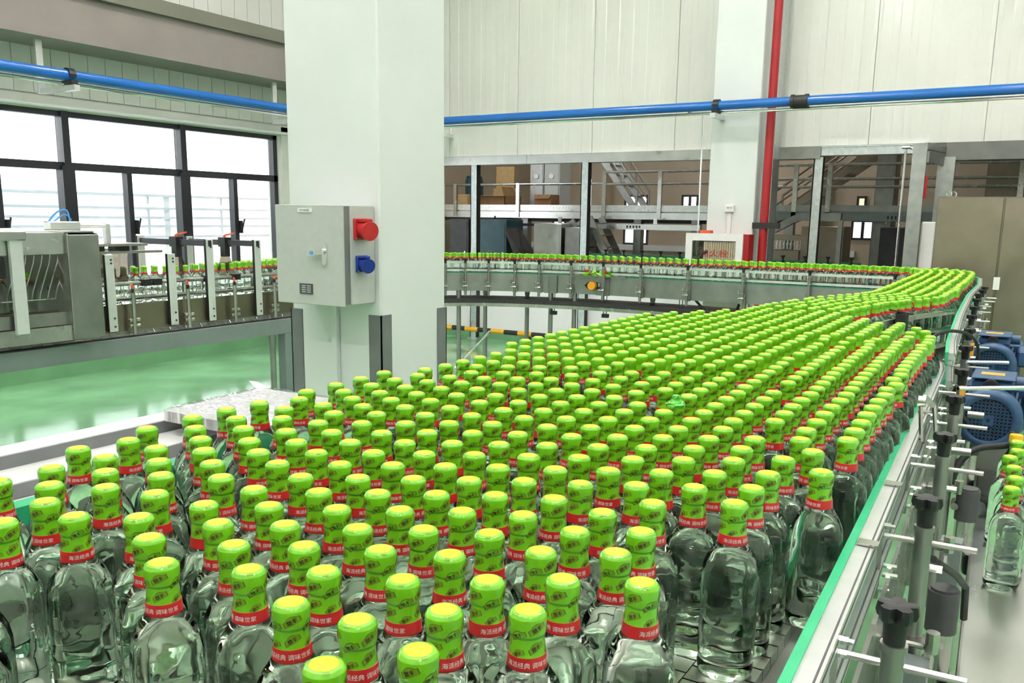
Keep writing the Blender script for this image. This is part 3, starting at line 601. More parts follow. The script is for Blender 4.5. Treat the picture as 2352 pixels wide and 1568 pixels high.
def rail_pair(t, path, side, zu, zl, green='rail_green', gw=.012, aw=.03):
    for z in (zu, zl):
        s_ = side
        MB().sweep([(a, b, z) for a, b in path], [(0, -.014), (0, .012), (s_*gw, .014), (s_*gw, -.014)] if s_ > 0 else [(0, .012), (0, -.014), (s_*gw, -.014), (s_*gw, .014)]).build('wear_strip', green, t)
        q = MB().sweep([(a, b, z) for a, b in path], [(s_*gw, -.010), (s_*gw, .010), (s_*aw, .010), (s_*aw, -.010)]).build('guide_rail', 'aluminium', t)
        MB().sweep([(a, b, z) for a, b in path], [(s_*(aw+.0004), -.002), (s_*(aw+.0004), .002), (s_*(aw-.004), .0106), (s_*(aw-.006), .0106)]).build('rail_groove', 'gasket', q)
def tube_leg(t, x, y, z1, r=.022, z0=0.0, mt='steel_dull'):
    l = MB().cyl((x, y, z0+.03), (x, y, z1), r, 14).build('leg', mt, t); MB().cyl((x, y, z1-.06), (x, y, z1-.005), r*1.18, 14).build('leg_collar', 'steel_dull', l)
    MB().lathe([(0, z0), (r*2.0, z0), (r*2.0, z0+.012), (r*.8, z0+.04), (0, z0+.04)], 12, (x, y, 0)).build('foot', 'black_plastic', l)
# ---- main accumulation conveyor
mc = thing('bottle_conveyor', 'wide conveyor table carrying the packed mass of bottles', 'conveyor', (1.5, .75, 0))
MB().prism([(-1.2, .10), (3.05, .27), (3.3, .36), (3.75, .60), (3.75, 1.06), (3.4, 1.16), (3.2, 1.31), (-1.2, 1.31)], .91, .982).build('bed', 'steel_dull', mc)
ry = lambda x: .15+.04*x
MB().add([(-1.2, ry(-1.2)-.05, .84), (3.05, ry(3.05)-.05, .84), (3.05, ry(3.05)-.05, 1.02), (-1.2, ry(-1.2)-.05, 1.02), (-1.2, ry(-1.2)-.044, .84), (3.05, ry(3.05)-.044, .84), (3.05, ry(3.05)-.044, 1.02), (-1.2, ry(-1.2)-.044, 1.02)],
         [(0,1,2,3),(7,6,5,4),(3,2,6,7),(0,4,5,1),(1,5,6,2),(0,3,7,4)]).build('side_plate', 'steel', mc)
MB().box(-1.2, 1.312, .86, 3.15, 1.32, 1.03).build('side_plate', 'steel_dull', mc)
# chain plates: those one can see are single pieces, the rest one mass
lk = [(0, .002), (.012, 0), (.014, .004), (.034, .004), (.0365, .002), (.0365, .04), (.040, .042), (.040, .079), (.0365, .0805), (.014, .0785), (.012, .0815), (0, .0815), (0, .042), (-.001, .04)]
lk = [(0, 0), (.0345, 0), (.0345, .026), (.0385, .028), (.0385, .054), (.0345, .056), (.0345, .0815), (0, .0815), (0, .058), (.0035, .056), (.0035, .026), (0, .024)]
lm = MB().prism(lk, .0, .0175).mesh('chain_plate', 'chain_steel')
rest = MB()
for s_ in range(14):
    y = .175+.083*s_; off = random.uniform(0, .03)
    for k in range(120):
        x = -.75+.0378*k+off
        if y < ry(x)+.002 or x > 3.62 or (x > 3.0 and y < .36+(x-3.05)*.4): continue
        if .48 < x < 1.42 and y < .5 or (.40 < x < .62 and y > .98):
            o = bpy.data.objects.new('chain_plate', lm); COL.objects.link(o); o.parent = mc; o.location = (x-1.5, y-.75, .9825)
        else: rest.box(x, y, .982, x+.0362, y+.0815, .9998)
tag(rest.build('chain_plate_mass', 'chain_steel', mc), None, None, None, 'stuff')
RA = [(x, ry(x)) for x in (-.7, .5, 1.5, 2.4, 3.02)]+[(3.14, .285), (3.26, .33), (3.36, .40)]
rail_pair(mc, RA, -1, 1.115, 1.035, 'rail_green', .012, .036)
for x in (.60, .966, 1.394, 1.859, 2.293, 2.737): bracket(mc, x, ry(x), 1.112, .04)
for x, s_ in ((.72, 0), (1.27, 0), (1.60, 0), (2.28, 0)):
    MB().box(x-.011, ry(x)-.042, 1.126, x+.011, ry(x)-.014, 1.129).build('splice_plate', 'steel', mc)
for x in (2.2, 2.66): MB().cyl((x, .10, 1.06), (x, .14, 1.06), .009, 12).build('spacer', 'steel', mc)
MB().box(2.60, .150, 1.10, 2.61, .162, 1.145).build('spacer', 'amber_plate', mc); MB().box(3.45, .185, 1.115, 3.46, .197, 1.16).build('spacer', 'amber_plate', mc)
# long swing arm over the rail and rods
MB().cyl((2.05, .205, 1.195), (2.05, .19, 1.195), .012, 12).bar((2.055, .195, 1.203), (2.10, .178, 1.178), .007, .012).cyl((2.10, .178, 1.18), (2.08, .165, 1.10), .0045, 8).cyl((2.05, .2, 1.19), (2.03, .19, 1.11), .0045, 8).build('swing_arm', 'steel', mc)
MB().cyl((2.50, .160, 1.155), (2.66, .0, 1.15), .0055, 10).build('long_rod', 'chrome', mc); MB().cyl((3.15, .185, 1.135), (3.22, .07, 1.135), .006, 10).build('long_rod', 'chrome', mc)
for x, y in ((.95, .06), (1.62, .09), (2.3, .10), (3.0, .14), (-.6, .05), (-.6, 1.25), (1.3, 1.25), (3.0, 1.22)):
    l = MB().cyl((x, y, .03), (x, y, .90), .021, 16).build('leg', 'steel', mc); MB().cyl((x, y, .87), (x, y, .945), .026, 16).cyl((x, y, .945), (x, y, .950), .022, 16).build('leg_collar', 'gasket', l)
    MB().lathe([(0, 0), (.05, 0), (.05, .012), (.02, .05), (0, .05)], 12, (x, y, 0)).build('foot', 'black_plastic', l)
for x in (1.35, 1.95): MB().box(x-.02, .085, .1, x+.02, .125, .93).build('brace_post', 'frame_green_grey', mc)
MB().tube([(1.50, .105, 1.04), (1.66, .075, .96), (1.72, .062, .92), (1.74, .06, .85)], .0065, 8).tube([(1.49, .095, 1.04), (1.65, .065, .955)], .0035, 8).build('cable_arm', 'black_rubber', mc)
# left guide and side frame
MB().sweep([(-.8, 1.298, 1.115), (3.05, 1.312, 1.115), (3.3, 1.24, 1.115)], [(0, -.016), (0, .014), (.01, .022), (.022, .018), (.026, -.016)]).build('wear_strip', 'rail_green', mc)
MB().sweep([(-.8, 1.33, 1.10), (3.05, 1.345, 1.10)], [(0, -.03), (0, .01), (.045, .012), (.05, -.03)]).build('guide_rail', 'aluminium', mc)
for k in range(6): MB().box(-.5+.7*k, 1.33, .98, -.47+.7*k, 1.36, 1.08).build('rail_stand', 'steel', mc)
sf = thing('side_frame', 'bright steel side deck with raised lip left of the bottles', 'side deck', (1, 1.9, 0))
MB().box(-1.2, 1.70, .945, 1.9, 1.84, .966).build('flange', 'deck_steel', sf); MB().box(-1.2, 1.84, .90, 1.9, 2.0, 1.0).build('deck', 'deck_steel', sf)
MB().box(-1.2, 1.967, 1.0, 1.9, 2.05, 1.032).build('lip', 'deck_steel', sf); MB().box(-1.2, 1.963, 1.0, 1.9, 1.967, 1.030).box(-1.2, 1.836, .967, 1.9, 1.84, .998).build('shade_strip', 'guard_dark', sf)  # thin dark strips paint shade onto the lip and deck faces
for x in (-.8, .6, 1.8): MB().box(x-.03, 1.88, 0, x+.03, 1.94, .90).build('leg', 'steel_dull', sf)
# wrapped slab
pk = thing('wrapped_slab', 'flat slab wrapped in clear plastic beside the column', 'package', (1.65, 1.78, 1.03))
ca, sa = math.cos(.06), math.sin(.06)
def slab(mb, L, W_, z0, z1, jit, nx=26, ny=14):
    vs = []; rnd = random.Random(5)
    for j in range(ny+1):
        for i in range(nx+1):
            u, v = L*i/nx, W_*j/ny; e = min(i, nx-i, j, ny-j)
            z = z1+rnd.uniform(-jit, jit)-(.008 if e == 0 else 0)
            vs.append((1.45+u*ca-v*sa*.2, 1.59+u*sa+v*ca, z))
    fs = [(j*(nx+1)+i, j*(nx+1)+i+1, (j+1)*(nx+1)+i+1, (j+1)*(nx+1)+i) for j in range(ny) for i in range(nx)]
    ring = [i for i in range(nx+1)]+[j*(nx+1)+nx for j in range(1, ny+1)]+[ny*(nx+1)+i for i in range(nx-1, -1, -1)]+[j*(nx+1) for j in range(ny-1, 0, -1)]
    o = len(vs); vs += [(vs[k][0], vs[k][1], z0) for k in ring]; R_ = len(ring)
    fs += [(ring[i], o+i, o+(i+1) % R_, ring[(i+1) % R_]) for i in range(R_)]+[tuple(range(o, o+R_))]
    mb.add(vs, fs)
a = MB(); slab(a, .35, .36, 1.034, 1.070, .0008); a.build('slab', 'white_plastic', pk)
a = MB(); slab(a, .354, .364, 1.033, 1.0725, .0014, 44, 22); a.build('wrap', 'wrap_film', pk, False)
MB().add([(1.76, 1.945, 1.071), (1.79, 1.92, 1.071), (1.775, 1.955, 1.088), (1.755, 1.97, 1.093), (1.755, 1.955, 1.083)], [(0,1,2,4),(4,2,3)]).build('loose_film', 'white_plastic', pk)
# ---- lane and far line
lc = thing('bottle_conveyor', 'narrow lane conveyor leading bottles toward the brown cabinet', 'conveyor', (5, .6, 0))
LP = catmull([(3.5, .84), (4.1, .76), (4.7, .59), (5.4, .575), (6.5, .59), (7.3, .62)])
MB().sweep([(a, b, .955) for a, b, *_ in [(p[0], p[1]) for p in [tuple(q) for q in LP]]], [(-.23, -.04), (.23, -.04), (.23, .042), (-.23, .042)]).build('bed', 'chain_steel', lc)
RC = [(2.95, .235), (3.257, .26), (4.3, .315), (5.5, .362), (6.5, .372), (7.25, .415), (7.6, .50), (7.80, .72)]
rail_pair(lc, RC, -1, 1.175, 1.09, 'rail_green', .01, .03)
MB().sweep([(a, b-.05, .95) for a, b in RC[:5]], [(0, -.09), (0, .10), (-.006, .10), (-.006, -.09)]).build('side_plate', 'steel', lc)
RB = [(3.44, .50), (3.64, .595), (4.1, .515), (4.62, .358)]
for z in (1.165, 1.09): MB().sweep([(a, b, z) for a, b in RB], [(0, -.01), (0, .01), (-.012, .01), (-.012, -.01)]).build('guide_rail', 'steel', lc)
MB().box(3.98, .48, 1.10, 4.08, .52, 1.20).bar((4.0, .535, 1.21), (4.05, .475, 1.195), .06, .006).build('rail_joint', 'dark_metal', lc)
RL = [(3.22, 1.25), (3.5, 1.09), (3.9, 1.05), (4.3, .97), (4.97, .79), (5.5, .785), (6.6, .81), (7.3, .84)]
for z in (1.165, 1.09): MB().sweep([(a, b, z) for a, b in RL], [(0, -.01), (0, .01), (.02, .01), (.02, -.01)]).build('guide_rail', 'aluminium', lc)
for x, y in ((3.257, .29), (3.807, .318), (4.394, .35), (4.862, .371), (5.377, .393), (5.781, .41), (6.15, .41), (6.45, .415)): bracket(lc, x, y, 1.115, .05)
for x, y in ((3.6, .7), (4.6, .42), (5.6, .42), (6.6, .42), (5.0, .75), (6.6, .75)): tube_leg(lc, x, y, .915)
FP = catmull([(7.63, .55), (7.63, 2.0), (7.63, 3.3), (7.55, 4.05), (7.3, 4.72), (6.9, 5.16), (6.2, 5.40), (5.4, 5.36), (4.9, 5.2), (4.3, 5.06), (3.7, 5.06), (1.2, 5.06)], 8)
FP = [(p[0], p[1]) for p in FP]
icut = min(range(len(FP)), key=lambda i: abs(FP[i][0]-4.75)+abs(FP[i][1]-5.15))
FA, FB = FP[:icut+1], FP[icut:]
fc = thing('bottle_conveyor', 'curved conveyor sweeping past the hydrant cabinet behind the column', 'conveyor', (7.4, 3, 0))
MB().sweep([(a, b, .96) for a, b in FA], [(-.125, -.04), (.125, -.04), (.125, .038), (-.125, .038)]).build('bed', 'chain_steel', fc)
MB().sweep([(a, b, 1.0) for a, b in FA], [(.14, -.13), (.14, .042), (.148, .042), (.148, -.13)]).build('side_plate', 'steel_dull', fc)
MB().sweep([(a, b, 1.0) for a, b in FA], [(-.148, -.13), (-.148, .042), (-.14, .042), (-.14, -.13)]).build('side_plate', 'steel_dull', fc)
MB().sweep([(a, b, 1.046) for a, b in FA], [(.125, -.004), (.125, .004), (.15, .004), (.15, -.004)]).build('wear_strip', 'rail_green_dark', fc)
for z in (1.145, 1.068):
    MB().sweep([(a, b, z) for a, b in FA], [(.106, -.010), (.106, .010), (.128, .010), (.128, -.010)]).build('guide_rail', 'aluminium', fc)
    MB().sweep([(a, b, z) for a, b in FA], [(-.128, -.010), (-.128, .010), (-.106, .010), (-.106, -.010)]).build('guide_rail', 'aluminium', fc)
def at_len(path, L):
    s_ = 0
    for i in range(len(path)-1):
        a, b = Vector(path[i]), Vector(path[i+1]); d = (b-a).length
        if s_+d >= L: t = (b-a)/d; return a+t*(L-s_), t
        s_ += d
    return Vector(path[-1]), t
for L in (.45, 1.1, 1.65, 2.15, 2.6, 2.98, 3.32, 3.66, 3.92, 4.2, 4.45, 4.7, 5.0, 5.4, 5.9):
    q, t_ = at_len(FA, L); n_ = Vector((-t_.y, t_.x)); bracket(fc, q.x+n_.x*.106, q.y+n_.y*.106, 1.125, math.atan2(n_.x, -n_.y))
for L in (3.0, 3.55):
    q, t_ = at_len(FA, L); n_ = Vector((-t_.y, t_.x)); c = q+n_*.151
    MB().box(c.x-.004, c.y-.07, .865, c.x+.004, c.y+.07, 1.035).build('joint_plate', 'steel_dull', fc)
q, t_ = at_len(FA, 3.10); n_ = Vector((-t_.y, t_.x)); c = q+n_*.152; e = c+n_*.012; g = c+n_*.05
ZCAP = .955
fl = MB(); fl.add([(c.x+t_.x*a-n_.x*0, c.y+t_.y*a, ZCAP+b) for a, b in ((-.085, 0), (-.05, -.032), (.05, -.032), (.085, 0), (.05, .032), (-.05, .032))]+[(e.x+t_.x*a, e.y+t_.y*a, ZCAP+b) for a, b in ((-.085, 0), (-.05, -.032), (.05, -.032), (.085, 0), (.05, .032), (-.05, .032))],
       [(0,1,2,3,4,5),(11,10,9,8,7,6)]+[(i, 6+i, 6+(i+1) % 6, (i+1) % 6) for i in range(6)])
fl.build('bearing_flange', 'black_plastic', fc)
MB().cyl((e.x, e.y, ZCAP), (g.x, g.y, ZCAP), .042, 20, .038).build('bearing_cap', 'orange_cap', fc)
a = MB(); q, t_ = at_len(FA, 2.88); n_ = Vector((-t_.y, t_.x))
rn = random.Random(3)
for k in range(26):
    c = q+t_*rn.uniform(0, .30)+n_*rn.uniform(.155, .19); u = Vector((rn.uniform(-1, 1), rn.uniform(-1, 1), rn.uniform(-.4, .6))).normalized()*.03; v = u.cross(Vector((rn.uniform(-1, 1), rn.uniform(-1, 1), 1))).normalized()*.022
    z = 1.056+rn.uniform(0, .02); P_ = Vector((c.x, c.y, z)); a.cur = 1 if k % 6 == 0 else 0
    a.add([P_-u-v, P_+u-v, P_+u+v+Vector((0, 0, .008)), P_-u+v, P_-u-v+Vector((0, 0, .002)), P_+u-v+Vector((0, 0, .002)), P_+u+v+Vector((0, 0, .010)), P_-u+v+Vector((0, 0, .002))], [(0,3,2,1),(4,5,6,7),(0,1,5,4),(1,2,6,5),(2,3,7,6),(3,0,4,7)])
a.alone('sleeve_scraps', ['sleeve_green', 'band_red'], 'heap of crumpled green and red sleeve scraps above orange bearing cap', 'scraps', None, False)
MB().sweep([(a, b) for a, b in [(p.x, p.y) for p in [at_len(FA, 2.75+.07*k)[0]+Vector((-at_len(FA, 2.75+.07*k)[1].y, at_len(FA, 2.75+.07*k)[1].x))*.17 for k in range(9)]]], [(-.02, 1.042), (-.02, 1.052), (.03, 1.052), (.03, 1.042)]).build('scrap_ledge', 'steel_dull', fc)
for L in (1.0, 2.6, 3.3, 3.55, 3.85, 4.25, 4.52, 5.3):
    q, t_ = at_len(FA, L); n_ = Vector((-t_.y, t_.x)); tube_leg(fc, q.x+n_.x*.13*(1 if int(L*10) % 2 else -1), q.y+n_.y*.13*(1 if int(L*10) % 2 else -1), .88)
# drip tray with dark return belt below the curve
dt = [(p.x, p.y) for p in [at_len(FA, 1.0+.25*k)[0] for k in range(18)]]
MB().sweep([(a, b, .765) for a, b in dt], [(-.2, -.02), (.2, -.02), (.2, .03), (-.2, .03)]).build('drip_tray', 'dark_belt', fc)
MB().sweep([(a, b, .745) for a, b in dt[5:]], [(.2, -.02), (.2, .012), (.215, .012), (.215, -.02)]).build('tray_edge', 'steel', fc)
for L in (1.6, 2.2, 2.95, 3.5):
    q, t_ = at_len(FA, L); n_ = Vector((-t_.y, t_.x)); c = q+n_*.155
    MB().tube([(c.x, c.y, .87), (c.x, c.y, .68)], .004, 6).tube([(c.x+t_.x*.03, c.y+t_.y*.03, .87), (c.x+t_.x*.03, c.y+t_.y*.03, .68)], .004, 6).box(c.x-.02, c.y-.02, .66, c.x+.02, c.y+.04, .695).build('tray_hanger', 'dark_metal', fc)
q, t_ = at_len(FA, 1.75)
MB().tube(catmull([(q.x-.1, q.y+.35, .87), (q.x-.1, q.y+.22, .77), (q.x-.1, q.y+.02, .75), (q.x-.1, q.y-.05, .86)]), .012, 8).build('cable_loop', 'black_rubber', fc)
for x, y in ((6.95, 5.15), (7.3, 4.72)): MB().cyl((x-.2, y+.25, .08), (x+.05, y, .45), .014, 8).build('strut', 'chrome', fc)
# ---- left line with drying tunnel
ll = thing('bottle_conveyor', 'straight conveyor below the window with grey support frame', 'conveyor', (3.4, 5.0, 0))
MB().sweep([(a, b, .96) for a, b in FB], [(-.30, -.04), (.30, -.04), (.30, .038), (-.30, .038)]).build('bed', 'chain_steel', ll)
MB().box(1.2, 4.735, .865, 4.75, 4.742, 1.03).build('side_plate', 'steel_warm', ll); MB().box(1.2, 4.74, 1.005, 4.75, 4.80, 1.02).build('wear_strip', 'black_rubber', ll)
MB().box(1.2, 4.725, .848, 4.75, 4.742, .868).box(1.2, 4.71, .835, 4.75, 4.74, .85).build('chain_guard', 'steel_dull', ll)
MB().box(1.2, 4.70, .832, 4.75, 4.74, .84).build('slot', 'black_rubber', ll)
cg = MB()
for k in range(20): cg.tube([(2.2+.12*k, 4.722, .862), (2.2+.12*k, 4.708, .845), (2.26+.12*k, 4.708, .845), (2.26+.12*k, 4.722, .862)], .003, 5)
cg.build('chain_hook', 'steel', ll)
MB().box(1.2, 4.66, .73, 4.75, 4.74, .832).box(1.2, 5.35, .73, 4.75, 5.43, .832).build('frame_beam', 'frame_green_grey', ll)
MB().box(4.52, 4.74, .735, 4.6, 5.35, .815).box(1.46, 4.74, .735, 1.54, 5.35, .815).build('cross_beam', 'frame_green_grey', ll)
for x, y in ((4.55, 4.70), (1.5, 5.39), (1.5, 4.70)): l = MB().cbox(x-.04, y-.04, .01, x+.04, y+.04, .73, .004).build('leg', 'frame_green_grey', ll); MB().box(x-.07, y-.07, 0, x+.07, y+.07, .012).build('foot', 'frame_green_grey', l)
tube_leg(ll, 4.42, 4.70, .73)
MB().cyl((4.6, 4.72, .38), (4.9, 4.9, .36), .01, 8).build('tie_rod', 'chrome', ll)
for z in (1.145, 1.055): MB().cyl((3.1, 4.83, z), (4.75, 4.83, z), .014, 10).build('guide_rail', 'steel', ll); MB().cyl((3.1, 5.32, z), (4.75, 5.32, z), .014, 10).build('guide_rail', 'steel', ll)
for x in (3.5, 3.58, 3.98, 4.22): MB().box(x-.03, 4.805, 1.125, x+.03, 4.85, 1.165).build('rail_joint', 'black_plastic', ll)
for x in (3.31, 3.71, 4.09, 4.45):
    b = node('height_clamp', ll)
    MB().cyl((x, 4.69, .85), (x, 4.69, 1.10), .013, 12).build('post', 'steel', b)
    MB().cyl((x-.02, 4.69, 1.075), (x+.16, 4.76, 1.06), .007, 8).build('rod', 'steel', b)
    MB().cyl((x, 4.69, 1.10), (x, 4.69, 1.125), .010, 10).build('hub', 'black_plastic', b)
    MB().cyl((x, 4.69, 1.125), (x, 4.69, 1.137), .008, 10).bar((x, 4.69, 1.137), (x+.045*(1 if x > 4.3 else -.3), 4.68, 1.15), .010, .010).build('ratchet_handle', 'orange_plastic', b)
    MB().cyl((x-.03, 4.70, .935), (x+.04, 4.70, .935), .012, 10).cyl((x-.03, 4.70, .90), (x+.04, 4.70, .90), .012, 10).build('clamp', 'steel', b)
def profile_post(x, y, z0, z1):
    q = MB().cbox(x-.028, y-.012, z0, x+.028, y+.012, z1, .002).build('profile_post', 'alu_post', ll); b = MB()
    for z in (z0+.03, z0+.08, z1-.03, z1-.05): b.cyl((x+.008, y-.012, z), (x+.008, y-.016, z), .006, 8)
    b.build('bolt', 'dark_metal', q); MB().box(x-.030, y-.010, z0, x-.0285, y+.010, z1).build('slot', 'black_rubber', q)
for x, zt in ((3.18, 1.33), (3.61, 1.325), (3.91, 1.41), (4.32, 1.40)): profile_post(x, 4.715, .875, zt); profile_post(x, 5.42, .735, zt+.01)
for x, zt in ((3.91, 1.385), (4.32, 1.375)):
    MB().box(x-.012, 4.70, zt-.02, x+.012, 5.43, zt+.018).build('cross_bar', 'frame_dark', ll)
    k = MB().box(x-.03, 5.0, zt-.03, x+.03, 5.07, zt+.035).box(x-.022, 5.01, zt-.10, x+.022, 5.06, zt-.03).build('blade_clamp', 'black_plastic', ll)
    MB().cyl((x, 5.035, zt+.035), (x, 5.035, zt+.05), .009, 10).bar((x, 5.035, zt+.05), (x+.06, 5.0, zt+.065), .010, .010).build('ratchet_handle', 'orange_plastic', k)
    MB().add([(x-.02, 5.035, zt-.05), (x+.02, 5.035, zt-.05), (x+.07, 5.035, zt-.18), (x+.07, 5.035, zt-.24), (x-.07, 5.035, zt-.24), (x-.07, 5.035, zt-.18)]+[(a, 5.041, b) for a, b in ((x-.02, zt-.05), (x+.02, zt-.05), (x+.07, zt-.18), (x+.07, zt-.24), (x-.07, zt-.24), (x-.07, zt-.18))],
             [(0,1,2,3,4,5),(11,10,9,8,7,6)]+[(i, 6+i, 6+(i+1) % 6, (i+1) % 6) for i in range(6)]).build('air_blade', 'smoke_acrylic', k)
ub = node('blade_carriage', ll)
MB().box(3.06, 4.78, 1.375, 3.50, 5.30, 1.39).build('top_plate', 'steel', ub); MB().box(3.10, 4.80, 1.33, 3.62, 4.84, 1.345).box(3.10, 5.2, 1.33, 3.62, 5.24, 1.345).build('slide_bar', 'steel', ub)
for x in (3.25, 3.42): MB().box(x-.05, 4.92, 1.335, x+.05, 4.99, 1.372).build('slide_block', 'black_plastic', ub); MB().prism_y([(x-.05, 1.33), (x+.05, 1.33), (x+.06, 1.22), (x+.045, 1.13), (x-.045, 1.13), (x-.06, 1.22)], 4.95, 4.957).build('air_blade', 'smoke_acrylic', ub)
MB().cbox(2.93, 4.86, 1.47, 3.12, 4.93, 1.52, .006).cyl((3.12, 4.895, 1.495), (3.30, 4.895, 1.495), .012, 10).cbox(3.29, 4.875, 1.39, 3.32, 4.915, 1.51, .004).build('air_cylinder', 'aluminium', ub)
MB().tube(catmull([(2.95, 4.90, 1.52), (3.0, 4.90, 1.57), (3.06, 4.90, 1.585), (3.08, 4.90, 1.52)]), .005, 6).tube(catmull([(2.98, 4.90, 1.52), (3.05, 4.90, 1.56), (3.10, 4.92, 1.53)]), .004, 6).build('air_hose', 'blue_tube', ub)
tn = thing('drying_tunnel', 'stainless drying hood over bottles at left edge', 'drying hood', (2.7, 5.0, .87))
MB().cbox(1.4, 4.62, 1.46, 3.04, 5.45, 1.472, .003).build('roof', 'steel_sheet', tn)
MB().cbox(1.4, 4.61, 1.345, 2.86, 4.625, 1.465, .003).build('fascia', 'steel_sheet', tn)
MB().cbox(2.855, 4.585, .872, 3.045, 4.60, 1.452, .004).build('end_plate', 'steel_dull', tn)
MB().box(2.86, 4.60, .872, 2.872, 5.45, 1.46).box(3.03, 4.60, 1.25, 3.045, 5.45, 1.46).build('end_wall', 'steel_sheet', tn)
MB().box(1.4, 5.43, .90, 3.04, 5.45, 1.46).build('rear_wall', 'steel_dull', tn)
MB().box(1.4, 4.60, .872, 2.86, 4.70, .955).build('sill', 'steel', tn)
MB().box(1.4, 4.62, .96, 2.86, 4.632, 1.03).build('inner_rail', 'steel_dull', tn)
for k in range(7):
    x = 2.62+.045*k
    MB().tube([(x+.02, 4.70, 1.345), (x+.012, 4.70, 1.30), (x-.05, 4.70, 1.14), (x-.06, 4.70, 1.10), (x-.10, 4.70, 1.10)], .0035, 5).build('wire', 'chrome', tn)
MB().cyl((1.6, 4.70, 1.10), (2.83, 4.70, 1.10), .005, 6).build('wire', 'chrome', tn)
q = MB().cbox(2.535, 4.57, .935, 2.60, 4.60, 1.44, .003).build('door_post', 'alu_post', tn); MB().cbox(2.40, 4.555, 1.425, 2.615, 4.615, 1.475, .006).build('post_cap', 'steel', q)
MB().cbox(2.44, 4.60, 1.23, 2.52, 4.66, 1.34, .006).build('damper', 'black_plastic', tn)
# ================================================================== right-hand drive side
def motor(x, y, z, R, lab):
    t = thing('blue_motor', lab, 'motor', (x, y, z-R*1.6))
    c = MB().lathe([(R*.70, 0), (R*.72, -.006), (R*.9, -.004), (R*.99, .008), (R, .02), (R, .055), (R*.9, .065)], 36, (x, y, z), 'x').build('fan_cowl', 'motor_blue', t, True)
    MB().cyl((x+.0025, y, z), (x+.008, y, z), R*.74, 32).build('vent_back', 'motor_dark', c)
    g = MB(); n = 12
    for k in range(n+1):
        u = -R*.68+2*R*.68*k/n; h = math.sqrt(max(0, (R*.7)**2-u*u))
        if h > .004: g.box(x-.001, y+u-.0017, z-h, x+.001, y+u+.0017, z+h).box(x-.001, y-h, z+u-.0017, x+.001, y+h, z+u+.0017)
    g.box(x-.002, y-R*.17, z-R*.17, x+.002, y+R*.17, z+R*.17).build('grille', 'motor_blue', c)
    MB().cyl((x-.006, y, z), (x-.004, y, z), .005, 10).build('centre_screw', 'motor_dark', c)
    b = MB().cyl((x+.06, y, z), (x+.26, y, z), R*.82, 28).build('body', 'motor_blue', t)
    f = MB()
    for k in range(22):
        a = 2*math.pi*k/22
        f.bar((x+.07, y+R*.86*math.cos(a), z+R*.86*math.sin(a)), (x+.24, y+R*.86*math.cos(a), z+R*.86*math.sin(a)), .006, .02)
    f.build('cooling_fin', 'motor_blue', b)
    k = MB().cbox(x+.07, y-R*.62, z+R*.80, x+.22, y+R*.62, z+R*1.22, .010).cbox(x+.06, y-R*.66, z+R*1.22, x+.23, y+R*.66, z+R*1.30, .006).build('terminal_box', 'motor_blue', t)
    MB().box(x+.12, y-R*.3, z+R*1.302, x+.17, y+R*.4, z+R*1.306).build('warning_label', 'amber_plate', k)
    MB().lathe([(R*.18, 0), (R*.18, .03), (R*.24, .03), (R*.24, 0), (R*.18, 0)], 16, (x+.045, y+R*.05, z+R*1.02), 'x').cyl((x+.05, y+R*.05, z+R*1.02), (x+.08, y+R*.05, z+R*1.02), R*.18, 14).build('cable_gland', 'dark_metal', k)
    MB().cyl((x+.15, y-R*.62, z+R*1.05), (x+.15, y-R*1.0, z+R*1.05), R*.22, 14).cbox(x+.09, y-R*1.75, z-R*.1, x+.25, y-R*.95, z+R*.65, .008).build('gear_flange', 'motor_blue', t)
    MB().cbox(x+.24, y-R*1.1, z-R*.95, x+.42, y+R*.9, z+R*.85, .02).build('gearbox', 'motor_blue', t)
    MB().cyl((x+.33, y+R*.8, z), (x+.33, y+R*1.7, z), .02, 14).build('shaft', 'steel', t)
    MB().tube(catmull([(x+.02, y+R*.9, z+R*1.2), (x+.03, y+R*1.1, z+R*.6), (x-.01, y+R*.75, z+R*.1), (x-.015, y+R*.55, z-R*.2)]), .007, 8).build('power_cable', 'black_rubber', t)
    MB().box(x+.26, y-R*.8, 0, x+.36, y+R*.6, z-R*.94).build('pedestal', 'steel_dull', t)
motor(2.90, .098, 1.002, .091, 'nearer blue electric motor with square grille beside right guide rail')
motor(3.85, .142, 1.03, .088, 'farther blue electric motor in front of the brown cabinet')
tr = thing('steel_tray', 'narrow stainless tray holding loose bottles at right edge', 'tray', (2.2, .01, 0))
MB().add([(1.0, .025, .770), (3.3, .115, .770), (3.3, .122, .785), (1.0, .032, .785), (1.0, -.085, .770), (3.3, -.03, .770), (3.3, -.03, .785), (1.0, -.085, .785)],
         [(0,1,5,4),(3,7,6,2),(0,3,2,1),(4,5,6,7),(0,4,7,3),(1,2,6,5)]).build('plate', 'steel_sheet', tr)
MB().bar((1.0, .031, .76), (3.3, .121, .76), .006, .05).build('edge_flange', 'dark_metal', tr)
bo = MB()
for k in range(4): bo.cyl((2.62+.05*k, .10+.002*k, .765), (2.62+.05*k, .125+.002*k, .765), .011, 8).cyl((2.62+.05*k, .125, .765), (2.62+.05*k, .138, .765), .007, 6)
bo.build('bolt', 'chrome', tr)
for x in (1.2, 2.45): MB().box(x-.02, -.05, 0, x+.02, -.01, .77).build('leg', 'steel_dull', tr)
MB().tube(catmull([(2.80, .03, .99), (2.71, .026, .98), (2.66, .102, .968), (2.63, .139, .938), (2.61, .155, .891), (2.61, .147, .857), (2.63, .105, .840), (2.67, .07, .82), (2.70, .06, .79)]), .0095, 12).alone('flexible_conduit', 'black_rubber', 'thick black flexible conduit looping beside the loose bottles', 'cable')
